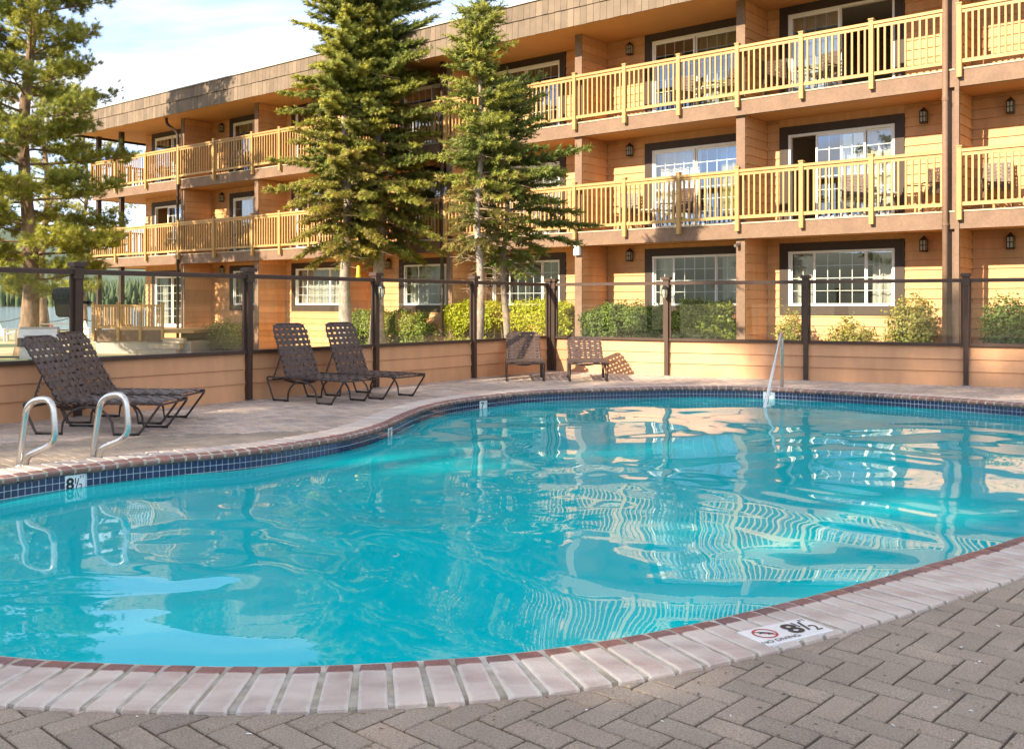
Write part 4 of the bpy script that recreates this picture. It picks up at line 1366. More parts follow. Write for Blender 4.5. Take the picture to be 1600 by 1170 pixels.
# ---- wooden patio deck at the left end of the building
PD = Vector((-12.9, 33.0, 0))
patio = empty('patio_deck', (PD.x, PD.y, GROUND_Z), R(-3), 'low wooden patio deck with a yellow slatted railing and steps', 'deck')
b_ = MB(); b_.box(-1.22, 2.2, 0.02, 3.6, 0.70, 0.80); b_.build('deck_floor', 'rail_wood', patio)
b_ = MB(); b_.box(-1.22, 1.2, -0.005, 0.02, 0.42, 0.80); b_.box(-1.24, -1.22, 0.0, 3.6, 0.42, 0.80); b_.build('skirt_board', 'beam', patio)
b_ = MB(); b_.box(-1.18, 2.1, 0.06, 3.5, -0.05, 0.42); b_.build('foundation', 'concrete', patio)
rl = empty('railing', (0, 0, 0)); rl.parent = patio
for px in (-1.22, -0.36, 0.40, 1.16):
    b_ = MB(); b_.box(px - 0.045, px + 0.045, -0.075, -0.008, 0.46, 1.70); b_.bbox(px - 0.06, px + 0.06, -0.09, 0.005, 1.70, 1.73, 0.01); b_.build('post', 'rail_wood', rl)
b_ = MB(); b_.box(-1.17, 1.11, -0.07, -0.01, 1.60, 1.66); b_.build('top_rail', 'rail_wood', rl)
b_ = MB(); b_.box(-1.17, 1.11, -0.06, -0.02, 0.86, 0.93); b_.build('bottom_rail', 'rail_wood', rl)
for i in range(3):
    a = (-1.22, -0.36, 0.40)[i]; e = (-0.36, 0.40, 1.16)[i]
    for k in range(1, 8):
        link('baluster', bal_me, rl, (a + (e - a) * k / 8, -0.04, 0.84), scale=(1, 1, 0.86))
b_ = MB(); b_.box(-1.26, -1.19, 0.05, 3.0, 1.60, 1.66); b_.box(-1.25, -1.2, 0.05, 3.0, 0.86, 0.93)
for k in range(18):
    b_.box(-1.244, -1.206, 0.15 + k * 0.16, 0.188 + k * 0.16, 0.9, 1.62)
tag(b_.build('side_baluster_field', 'rail_wood', rl), kind='stuff')
for k, (x0_, h_) in enumerate(((0.75, 0.18), (1.05, 0.36), (1.40, 0.54))):
    b_ = MB(); b_.box(x0_ - 0.1 + 0.0 * k, 2.0, -0.95 + 0.30 * k, -0.66 + 0.30 * k + (0.0), h_ - 0.16, h_); b_.build('step', 'deck_edge', patio)
# =================================================================== THE FENCE
def fence(name, pts, label, names):
    o = empty(name, pts[0], 0, label, 'fence')
    inv = Matrix.Translation(-pts[0])
    for i in range(len(pts)):
        p = pts[i] - pts[0]
        d = (pts[min(i + 1, len(pts) - 1)] - pts[max(i - 1, 0)]).normalized()
        rz = math.atan2(d.y, d.x)
        w = 0.037
        b = MB(); b.box(-w, w, -w, w, 0.0, 1.70)
        ps = b.build('post', 'bronze', o); ps.location = p; ps.rotation_euler = (0, 0, rz)
        c = MB(); c.box(-0.055, 0.055, -0.055, 0.055, 1.58, 1.72); c.bbox(-0.078, 0.078, -0.078, 0.078, 1.72, 1.775, 0.012); c.build('post_cap', 'bronze', ps)
        b = MB(); b.box(-0.06, 0.06, -0.06, 0.06, -0.006, 0.012); b.build('base_plate', 'galv', ps)
    for i in range(len(pts) - 1):
        a = pts[i] - pts[0]; e = pts[i + 1] - pts[0]
        L = (e - a).length; rz = math.atan2((e - a).y, (e - a).x)
        def put(ob):
            ob.location = a; ob.rotation_euler = (0, 0, rz); return ob
        back = 0.05          # infill sits behind the posts' front face (towards +y local = outside)
        wl = MB(); wl.box(0.03, L - 0.03, back - 0.0, back + 0.06, -0.05, 0.625)
        wall = put(wl.build('low_wall', 'fence_siding', o))
        for (z0, z1) in ((-0.01, 0.222), (0.226, 0.414), (0.418, 0.622)):
            bm = MB(); h = z1 - z0
            bm.add([(0.035, back - 0.026, z0), (L - 0.035, back - 0.026, z0), (L - 0.035, back - 0.006, z1), (0.035, back - 0.006, z1),
                    (0.035, back + 0.0, z0), (L - 0.035, back + 0.0, z0), (L - 0.035, back + 0.0, z1), (0.035, back + 0.0, z1)],
                   [(0, 1, 2, 3), (0, 4, 5, 1), (1, 5, 6, 2), (3, 2, 6, 7), (0, 3, 7, 4)])
            bm.build('siding_board', 'fence_siding', wall)
        br = MB(); br.box(0.043, L - 0.043, -0.012, 0.075, 0.627, 0.672); put(br.build('bottom_rail', 'bronze', o))
        tr = MB(); tr.bbox(0.056, L - 0.056, -0.03, 0.05, 1.632, 1.69, 0.012); put(tr.build('top_rail', 'bronze', o))
        st = MB(); st.box(0.043, 0.075, 0.005, 0.04, 0.672, 1.632); st.box(L - 0.075, L - 0.043, 0.005, 0.04, 0.672, 1.632); put(st.build('glazing_bead', 'bronze', o))
        gp = MB(); gp.add([(0.07, 0.022, 0.66), (L - 0.07, 0.022, 0.66), (L - 0.07, 0.022, 1.64), (0.07, 0.022, 1.64)], [(0, 1, 2, 3)])
        put(gp.build('glass_pane', 'fence_glass', o))
    return o
fence('glass_fence', FB[:CORNER + 1], 'brown framed glass fence on a low tan wall behind the loungers', None)
fence('glass_fence', [FB[CORNER] + Vector((0.085, -0.02, 0))] + FB[CORNER + 1:], 'brown framed glass fence on a low tan wall across the far pool end', None)

# lights fixed to fence posts
def post_light(p, rz, label, s=1.0):
    o = empty('fence_lantern', p, rz, label, 'lamp', 'lanterns on the fence posts')
    MB().box(-0.03, 0.03, -0.02, 0.0, -0.06, 0.10).build('bracket', 'black', o)
    b = MB(); b.lathe([(0.012, 0.12), (0.055, 0.07), (0.06, 0.05)], 8, (0, -0.07, 0)); b.build('cap', 'black', o)
    b = MB(); b.lathe([(0.045, 0.05), (0.05, -0.02), (0.035, -0.09), (0.012, -0.115)], 8, (0, -0.07, 0)); b.build('lamp_glass', 'lamp_glass', o)
    b = MB()
    for k in range(4):
        a = k * math.pi / 2 + 0.4
        b.tube([(0.05 * math.cos(a), -0.07 + 0.05 * math.sin(a), 0.05), (0.053 * math.cos(a), -0.07 + 0.053 * math.sin(a), -0.02), (0.03 * math.cos(a), -0.07 + 0.03 * math.sin(a), -0.10)], 0.006, 5)
    b.build('cage', 'black', o)
dl = (FB[4] - FB[3]).normalized(); nl = Vector((dl.y, -dl.x, 0))
post_light(FB[4] + nl * 0.043 + Vector((0, 0, 1.48)), math.atan2(nl.x, -nl.y), 'black lantern on the fence post in front of the tall fir trunk')
dr = (FB[8] - FB[7]).normalized(); nr = Vector((dr.y, -dr.x, 0))
post_light(FB[7] + nr * 0.043 + Vector((0, 0, 1.50)), math.atan2(nr.x, -nr.y), 'small lantern on the post right of the corner chairs')
# black ribbed speaker-like fixture outside the nearest post
o = empty('outdoor_speaker', FB[2] + Vector((-0.17, 0.16, 1.31)), 0.35, 'black tapered fixture with ribbed top beside the nearest fence post', 'speaker')
b = MB()
pr = [(0.10, -0.17), (0.13, -0.14), (0.15, 0.02), (0.16, 0.03), (0.17, 0.10), (0.155, 0.15), (0.10, 0.175)]
vs = []
for (w, z) in pr:
    vs += [(-w, -w * 0.8, z), (w, -w * 0.8, z), (w, w * 0.8, z), (-w, w * 0.8, z)]
b.add(vs, [(i * 4 + k, i * 4 + (k + 1) % 4, (i + 1) * 4 + (k + 1) % 4, (i + 1) * 4 + k) for i in range(len(pr) - 1) for k in range(4)] + [(3, 2, 1, 0), tuple(len(pr) * 4 - 4 + k for k in range(4))])
b.build('shell', 'black', o)
b = MB()
for k in range(6):
    b.box(-0.12 + k * 0.045, -0.105 + k * 0.045, -0.142, 0.142, 0.03, 0.158)
b.build('rib', 'black', o)
b = MB(); b.tube([(0.15, -0.02, 0.0), (0.24, -0.13, 0.0)], 0.02, 6); b.build('bracket', 'black', o)

# =================================================================== LOUNGERS
# local: x from the head end (0) to the foot end (1.42), y across, z up; backrest hinged at x = 0.36
LW, LL, LH, HINGE, BLEN = 0.31, 1.42, 0.315, 0.36, 0.76
def side_profile():
    """one side of the frame: rail end, rear foot, arch, front foot, up to the foot end"""
    arch = [Vector((0.36 + 0.0, 0, 0.02))]
    pts = fillet([(0.30, 0, LH), (0.03, 0, LH), (0.0, 0, LH - 0.02), (0.13, 0, 0.013), (0.40, 0, 0.013)], 0.035)
    n_ = 10
    for k in range(1, n_):
        a = math.pi * k / n_
        pts.append(Vector((0.40 + 0.27 * (1 - math.cos(a)) / 1.0, 0, 0.013 + 0.265 * math.sin(a) ** 0.8)))
    pts += fillet([(0.94, 0, 0.013), (1.20, 0, 0.013), (LL, 0, LH - 0.01), (LL - 0.06, 0, LH), (0.30, 0, LH)], 0.04)
    return pts
def wave_strip(L, w, n_, amp, phase, axis):
    """woven strap: along axis, centred, with an over-under wave"""
    b = MB(); vs = []
    for i in range(n_ + 1):
        u = -L / 2 + L * i / n_
        z = amp * math.cos(math.pi * (u / 0.0775) + phase)
        th = 0.0025
        if axis == 'x':
            vs += [(u, -w / 2, z + th), (u, w / 2, z + th), (u, w / 2, z - th), (u, -w / 2, z - th)]
        else:
            vs += [(-w / 2, u, z + th), (w / 2, u, z + th), (w / 2, u, z - th), (-w / 2, u, z - th)]
    fs = []
    for i in range(n_):
        for k in range(4):
            fs.append((i * 4 + k, i * 4 + (k + 1) % 4, (i + 1) * 4 + (k + 1) % 4, (i + 1) * 4 + k))
    b.add(vs, fs)
    return b.mesh('strap', 'strap')
SWD = 0.052
cross_me = [wave_strip(2 * LW + 0.035, SWD, 18, 0.005, ph, 'y') for ph in (0, math.pi)]
def wrap(me):
    return me
SEAT_L = LL - 0.05 - HINGE
long_seat = [wave_strip(SEAT_L + 0.05, SWD, 20, 0.005, ph, 'x') for ph in (0, math.pi)]
long_back = [wave_strip(BLEN - 0.01, SWD, 16, 0.005, ph, 'x') for ph in (0, math.pi)]
wrap_me = MB().tube([(0, -0.027, 0), (0, 0.027, 0)], 0.0165, 8).mesh('wrap', 'strap')
side_me = MB().tube(side_profile(), 0.0125, 8).mesh('side_frame', 'frame_brown', smooth=True)
foot_me = MB().box(-0.03, 0.03, -0.016, 0.016, 0.0, 0.022).mesh('foot_pad', 'rubber')

def make_lounger(loc, rz, incl, label, dense=True):
    o = empty('sun_lounger', loc, rz, label, 'sun lounger', 'strap loungers on the pool deck')
    for s in (-1, 1):
        sf = link('side_frame', side_me, o, (0, s * LW, 0))
        for x in (0.16, 0.375, 0.975, 1.175):
            link('foot_pad', foot_me, sf, (x, 0, -0.001))
    for x, z in ((0.02, LH - 0.05), (0.67, LH - 0.03), (LL - 0.004, LH - 0.012)):
        MB().tube([(x, -LW, z), (x, LW, z)], 0.0115, 8).build('cross_bar', 'frame_brown', o, smooth=True)
    # seat straps
    n_ = int((SEAT_L) / 0.0775)
    for k in range(n_ + 1):
        x = HINGE + 0.03 + k * (SEAT_L - 0.01) / n_
        link('strap', cross_me[k % 2], o, (x, 0, LH + 0.012))
    for k in range(5):
        y = -LW + 0.085 + k * (2 * LW - 0.17) / 4
        link('strap', long_seat[k % 2], o, (HINGE + SEAT_L / 2 + 0.01, y, LH + 0.012))
    wr = MB()
    for s in (-1, 1):
        for k in range(n_ + 1):
            x = HINGE + 0.03 + k * (SEAT_L - 0.01) / n_
            wr.tube([(x - 0.025, s * LW, LH), (x + 0.025, s * LW, LH)], 0.0175, 7)
    wr.build('strap_wraps', 'strap', o)
    # backrest: own frame, straps as its pieces
    bk = empty('backrest', (HINGE, 0, LH)); bk.parent = o
    bk.rotation_euler = (0, incl, 0)       # local -x points up along the back
    fr = MB().tube(fillet([(0.02, -LW + 0.03, 0), (-BLEN, -LW + 0.03, 0), (-BLEN, LW - 0.03, 0), (0.02, LW - 0.03, 0)], 0.11, 7), 0.0125, 8)
    fr.build('back_frame', 'frame_brown', bk, smooth=True)
    nb = 10
    for k in range(nb):
        x = -0.03 - k * (BLEN - 0.07) / (nb - 1)
        sc = 0.95 if k < nb - 1 else 0.86
        link('strap', cross_me[k % 2], bk, (x, 0, 0.006), scale=(1, sc, 1))
        if dense and k < 6 and k % 2 == 0:
            link('strap', cross_me[(k + 1) % 2], bk, (x - 0.036, 0, 0.002), scale=(1, sc, 1))
    for k in range(5):
        y = -LW + 0.115 + k * (2 * LW - 0.23) / 4
        link('strap', long_back[k % 2], bk, (-BLEN / 2 - 0.0, y, 0.006))
    wr = MB()
    for s in (-1, 1):
        for k in range(nb):
            x = -0.03 - k * (BLEN - 0.07) / (nb - 1)
            if k < nb - 1:
                wr.tube([(x - 0.025, s * (LW - 0.03), 0), (x + 0.025, s * (LW - 0.03), 0)], 0.0175, 7)
    wr.build('strap_wraps', 'strap', bk)
    # notched prop under the back
    top = Vector((HINGE - math.cos(incl) * 0.36, 0, LH + math.sin(incl) * 0.36))
    foot = Vector((0.05, 0, LH - 0.04))
    pr = MB()
    for s in (-1, 1):
        y = s * (LW - 0.06)
        a = top + Vector((0, y, -0.01)); e = foot + Vector((0, y, 0))
        pr.tube([a, e], 0.009, 6)
        for k in range(4):
            q = a.lerp(e, 0.35 + 0.12 * k); pr.tube([q, q + Vector((0.012, 0, -0.045))], 0.006, 5)
    pr.tube([foot + Vector((0, -LW + 0.06, 0)), foot + Vector((0, LW - 0.06, 0))], 0.009, 6)
    pr.build('back_prop', 'frame_brown', o)
    # sagging straps under the hinge
    sg = MB()
    for k in range(3):
        x = HINGE - 0.05 + k * 0.06
        pts = [Vector((x, -LW + 2 * LW * i / 10, LH - 0.02 - 0.075 * math.sin(math.pi * i / 10))) for i in range(11)]
        sg.tube(pts, 0.012, 5)
    sg.build('lower_straps', 'strap', o)
    return o

def lounger_from(head, direction, incl_deg, label):
    """head: middle of the head end on the ground; direction: towards the foot end"""
    d = Vector(direction).normalized()
    return make_lounger((head[0], head[1], 0.0), math.atan2(d.y, d.x), R(incl_deg), label, dense=incl_deg > 45)
# near-left pair
lounger_from((-4.83, 10.05), (0.985, -0.10, 0), 58, 'nearest brown strap lounger beside the two ladder handrails')
lounger_from((-4.93, 10.95), (0.985, -0.10, 0), 60, 'brown strap lounger directly behind the nearest one at the left fence')
# middle pair
lounger_from((-3.13, 13.45), (0.83, -0.56, 0), 68, 'left lounger of the middle pair below the glass fence')
lounger_from((-2.56, 14.15), (0.83, -0.56, 0), 68, 'right lounger of the middle pair below the glass fence')
# corner pair, feet towards the pool
lounger_from((0.20, 17.55), (0.02, -1, 0), 37, 'left of the two loungers in the fence corner')
lounger_from((1.30, 17.52), (-0.02, -1, 0), 29, 'right of the two loungers in the fence corner')

# =================================================================== POOL HARDWARE
# figure-four grab rails of the ladder
gA = gpt(30, 728); gB = gpt(145, 716)
ax = (gB - gA).normalized(); fw_ = Vector((0.93, -0.36, 0)).normalized()          # towards the pool
for k, (p, lab) in enumerate(((gA, 'left of two curved steel ladder handrails at the pool edge'), (gB, 'right of two curved steel ladder handrails at the pool edge'))):
    o = empty('ladder_handrail', p, math.atan2(fw_.y, fw_.x), lab, 'handrail', 'ladder handrails')
    pts = fillet([(0.0, 0, -0.05), (0.012, 0, 0.10), (0.085, 0, 0.515), (0.35, 0, 0.56), (0.385, 0, 0.20), (0.075, 0, 0.085), (0.055, 0, -0.05)], 0.12, 8)
    MB().tube(pts, 0.026, 14).build('rail', 'steel', o, smooth=True)
    MB().lathe([(0.055, 0.0), (0.055, 0.008), (0.03, 0.014)], 16, (0.025, 0, 0.0)).build('escutcheon', 'steel', o, smooth=True)
# sloping handrail at the shallow end
hb = gpt(1222, 606); hw = gpt(1192, 638, WATER_Z)
o = empty('handrail', hb, 0, 'straight steel handrail sloping from the deck into the far water', 'handrail')
dv = hw - hb; dv.z = 0
end = dv * 1.25; end.z = WATER_Z - 0.42
tp = dv * 0.06; tp.z = 0.86
MB().tube(fillet([(0, 0, -0.03), (0, 0, 0.80), tuple(tp), tuple(end)], 0.09, 8), 0.024, 14).build('rail', 'steel', o, smooth=True)
MB().lathe([(0.06, 0.0), (0.06, 0.008), (0.03, 0.016)], 16).build('escutcheon', 'steel', o, smooth=True)

# ---- depth markers
def text_mesh(txt, size, name='lettering'):
    cu = bpy.data.curves.new('t', 'FONT'); cu.body = txt; cu.size = size; cu.align_x = 'CENTER'; cu.align_y = 'CENTER'
    cu.offset = 0.0; cu.extrude = 0.0
    ob = bpy.data.objects.new('t', cu); COL.objects.link(ob)
    bpy.context.view_layer.update()
    me = bpy.data.meshes.new_from_object(ob.evaluated_get(bpy.context.evaluated_depsgraph_get()))
    bpy.data.objects.remove(ob); bpy.data.curves.remove(cu)
    me.name = name
    return me
def put_text(txt, size, parent, x, y, z=0.003, material='ink', bold=0.0, sx=1.0, name='numeral'):
    me = text_mesh(txt, size, name)
    me.materials.clear(); me.materials.append(M[material])
    return link(name, me, parent, (x, y, z), scale=(sx, 1, 1))
def bold_text(txt, size, parent, x, y, z=0.003, sx=1.0, name='numeral', w=0.006):
    cu = bpy.data.curves.new('t', 'FONT'); cu.body = txt; cu.size = size; cu.align_x = 'CENTER'; cu.align_y = 'CENTER'; cu.offset = w
    ob = bpy.data.objects.new('t', cu); COL.objects.link(ob); bpy.context.view_layer.update()
    me = bpy.data.meshes.new_from_object(ob.evaluated_get(bpy.context.evaluated_depsgraph_get()))
    bpy.data.objects.remove(ob); bpy.data.curves.remove(cu); me.materials.clear(); me.materials.append(M['ink'])
    return link(name, me, parent, (x, y, z), scale=(sx, 1, 1))
# deck tile: NO DIVING 8 1/2 FT (reads from the pool's far side of the coping)
q = [gpt(1155.6, 993.8), gpt(1258.6, 972.6), gpt(1295, 992.4), gpt(1198, 1017.8)]
ctr = sum(q, Vector()) / 4
ex = ((q[1] - q[0]) + (q[2] - q[3])).normalized(); W_ = ((q[1] - q[0]).length + (q[2] - q[3]).length) / 2
H_ = ((q[0] - q[3]).length + (q[1] - q[2]).length) / 2
mk = empty('depth_marker', (ctr.x, ctr.y, 0.0175), math.atan2(ex.y, ex.x), 'white NO DIVING 8 1/2 FT tile set in the near coping', 'sign')
MB().bbox(-W_ / 2, W_ / 2, -H_ / 2, H_ / 2, -0.012, 0.004, 0.002).build('marker_tile', 'tile_white', mk)
cxm = -W_ * 0.27; cym = H_ * 0.10; rr_ = H_ * 0.30
rg = MB(); n_ = 40
vs = []
for i in range(n_):
    a = 2 * math.pi * i / n_
    vs += [(cxm + rr_ * math.cos(a), cym + rr_ * math.sin(a), 0.0055), (cxm + rr_ * 0.84 * math.cos(a), cym + rr_ * 0.84 * math.sin(a), 0.0055)]
rg.add(vs, [(2 * i, 2 * ((i + 1) % n_), 2 * ((i + 1) % n_) + 1, 2 * i + 1) for i in range(n_)])
for a in (R(45),):
    dx, dy = math.cos(a), math.sin(a); w = rr_ * 0.07; L = rr_ * 0.88
    rg.add([(cxm - dx * L - dy * w, cym + dy * L - dx * w, 0.0062), (cxm - dx * L + dy * w, cym + dy * L + dx * w, 0.0062), (cxm + dx * L + dy * w, cym - dy * L + dx * w, 0.0062), (cxm + dx * L - dy * w, cym - dy * L - dx * w, 0.0062)], [(0, 1, 2, 3)])
rg.f = [f_ for f_ in rg.f]
rg.build('no_diving_ring', 'ink_red', mk)
dv_ = MB()       # diving figure
def stroke(pts, w, z=0.0068):
    for a, e in zip(pts[:-1], pts[1:]):
        a = Vector(a); e = Vector(e); d = (e - a).normalized(); s = Vector((-d.y, d.x)) * w / 2
        dv_.add([(cxm + (a.x - s.x) * rr_, cym + (a.y - s.y) * rr_, z), (cxm + (e.x - s.x) * rr_, cym + (e.y - s.y) * rr_, z), (cxm + (e.x + s.x) * rr_, cym + (e.y + s.y) * rr_, z), (cxm + (a.x + s.x) * rr_, cym + (a.y + s.y) * rr_, z)], [(0, 1, 2, 3)])
stroke([(-0.45, 0.10), (0.0, 0.18), (0.30, -0.08), (0.52, -0.38)], 0.15); stroke([(0.30, -0.05), (0.10, -0.35)], 0.12); stroke([(-0.5, 0.45), (-0.05, 0.2)], 0.12)
dv_.build('diver', 'ink', mk)
put_text('NO DIVING', H_ * 0.20, mk, cxm + W_ * 0.02, -H_ * 0.37, 0.0058, name='lettering', sx=1.1)
bold_text('8', H_ * 0.80, mk, W_ * 0.12, 0, 0.0058, 1.05, w=H_ * 0.022)
put_text('1', H_ * 0.44, mk, W_ * 0.245, H_ * 0.16, 0.0058); bold_text('/', H_ * 0.72, mk, W_ * 0.30, 0.0, 0.0066, w=0.001); put_text('2', H_ * 0.48, mk, W_ * 0.385, -H_ * 0.18, 0.0058)
put_text('FT', H_ * 0.20, mk, W_ * 0.42, H_ * 0.33, 0.0058, name='lettering')
# waterline markers
mark_txt = [('8', '1', '2'), ('8', None, None), ('7', None, None), ('4', None, None)]
mark_lab = ['white 8 1/2 FT depth tile on the near left pool wall', 'white depth tile where the far pool wall curves', 'white depth tile on the far pool wall left of the corner chairs', 'white depth tile beside the sloping handrail']
for k, s_ in enumerate(MARK_S):
    if s_ is None: continue
    p, nrm, tg = ring(s_)
    o = empty('depth_tile', (0, 0, 0), 0, mark_lab[k], 'depth tile', 'waterline depth tiles')
    o.matrix_world = Matrix.Translation(p + nrm * 0.004 + Vector((0, 0, -0.118))) @ Matrix(((-tg.x, 0, -nrm.x), (-tg.y, 0, -nrm.y), (0, 1, 0))).to_4x4()
    flip = o.matrix_world.to_3x3().determinant() < 0
    if flip:
        o.matrix_world = Matrix.Translation(p + nrm * 0.004 + Vector((0, 0, -0.118))) @ Matrix(((tg.x, 0, -nrm.x), (tg.y, 0, -nrm.y), (0, 1, 0))).to_4x4()
    MB().bbox(-0.08, 0.08, -0.078, 0.078, -0.01, 0.003, 0.002).build('marker_tile', 'tile_white', o)
    a, b2, c = mark_txt[k]
    if b2:
        bold_text(a, 0.125, o, -0.04, 0.0, 0.0045, w=0.004); put_text(b2, 0.07, o, 0.003, 0.022, 0.0045); put_text('/', 0.11, o, 0.018, 0.0, 0.005); put_text(c, 0.07, o, 0.042, -0.028, 0.0045); put_text('FT', 0.035, o, 0.055, 0.048, 0.0045, name='lettering')
    else:
        bold_text(a, 0.13, o, -0.02, 0, 0.0045, w=0.003); put_text('FT', 0.045, o, 0.048, 0.03, 0.0045, name='lettering')

# =================================================================== TREES
def frames(d):
    """orthonormal frames with x along d (n,3)"""
    d = d / np.linalg.norm(d, axis=1, keepdims=True)
    up = np.tile(np.array([0, 0, 1.0]), (len(d), 1)); up[np.abs(d[:, 2]) > 0.95] = (1, 0, 0)
    s = np.cross(up, d); s /= np.linalg.norm(s, axis=1, keepdims=True)
    u = np.cross(d, s)
    return np.stack([d, s, u], 2)          # columns
def scatter(tv, tf, pos, dirs, scale, roll, r_):
    """copies of a template (x = growth direction) at pos along dirs"""
    Fm = frames(dirs)
    n_ = len(pos)
    c, s = np.cos(roll), np.sin(roll)
    y2 = Fm[:, :, 1] * c[:, None] + Fm[:, :, 2] * s[:, None]; z2 = -Fm[:, :, 1] * s[:, None] + Fm[:, :, 2] * c[:, None]
    P = tv[None, :, 0, None] * Fm[:, None, :, 0] + tv[None, :, 1, None] * y2[:, None, :] + tv[None, :, 2, None] * z2[:, None, :]
    P = P * scale[:, None, None] + pos[:, None, :]
    k = len(tv)
    Fa = tf[None] + (np.arange(n_) * k)[:, None, None]
    return P.reshape(-1, 3), Fa.reshape(-1, tf.shape[1])

def brush_template(L, nl, ndl, width, count, seed, spread=0.9, core=0.012):
    """a twig of length L set with needles: triangles only"""
    r_ = np.random.default_rng(seed)
    V = []; Fc = []
    for i in range(count):
        u = L * (i + 0.5) / count
        a = i * 2.4 + r_.uniform(-0.4, 0.4)
        out = np.array([0, math.cos(a), math.sin(a)])
        fwd = np.array([1, 0, 0])
        tip_dir = fwd * r_.uniform(0.35, 0.8) + out * spread
        tip_dir /= np.linalg.norm(tip_dir)
        base = np.array([u, 0, 0])
        side = np.cross(tip_dir, out); side /= (np.linalg.norm(side) + 1e-9)
        l = ndl * r_.uniform(0.75, 1.15)
        b = len(V)
        V += [base - side * width / 2, base + side * width / 2, base + tip_dir * l]
        Fc.append((b, b + 1, b + 2))
    b = len(V)
    V += [(0, core, 0), (0, -core * 0.5, core * 0.87), (0, -core * 0.5, -core * 0.87), (L, 0, 0)]
    Fc += [(b, b + 1, b + 3), (b + 1, b + 2, b + 3), (b + 2, b, b + 3)]
    return np.array(V, float), np.array(Fc, int)

fir_tv, fir_tf = brush_template(0.19, 6, 0.070, 0.026, 16, 1, 0.8, 0.016)
pine_tv, pine_tf = brush_template(0.10, 6, 0.15, 0.017, 22, 2, 0.95, 0.010)

def trunk_mesh(path, r0, r1, n=12, seed=0, lumps=0.06):
    r_ = random.Random(seed)
    m = len(path)
    rr = []
    for i in range(m):
        u = i / (m - 1)
        flare = 1 + 0.55 * max(0, 1 - u * m / 2.2) ** 2
        rr.append((r0 + (r1 - r0) * u ** 0.9) * flare * (1 + r_.uniform(-lumps, lumps)))
    return MB().tube(path, rr, n).mesh('trunk', 'bark', smooth=True)

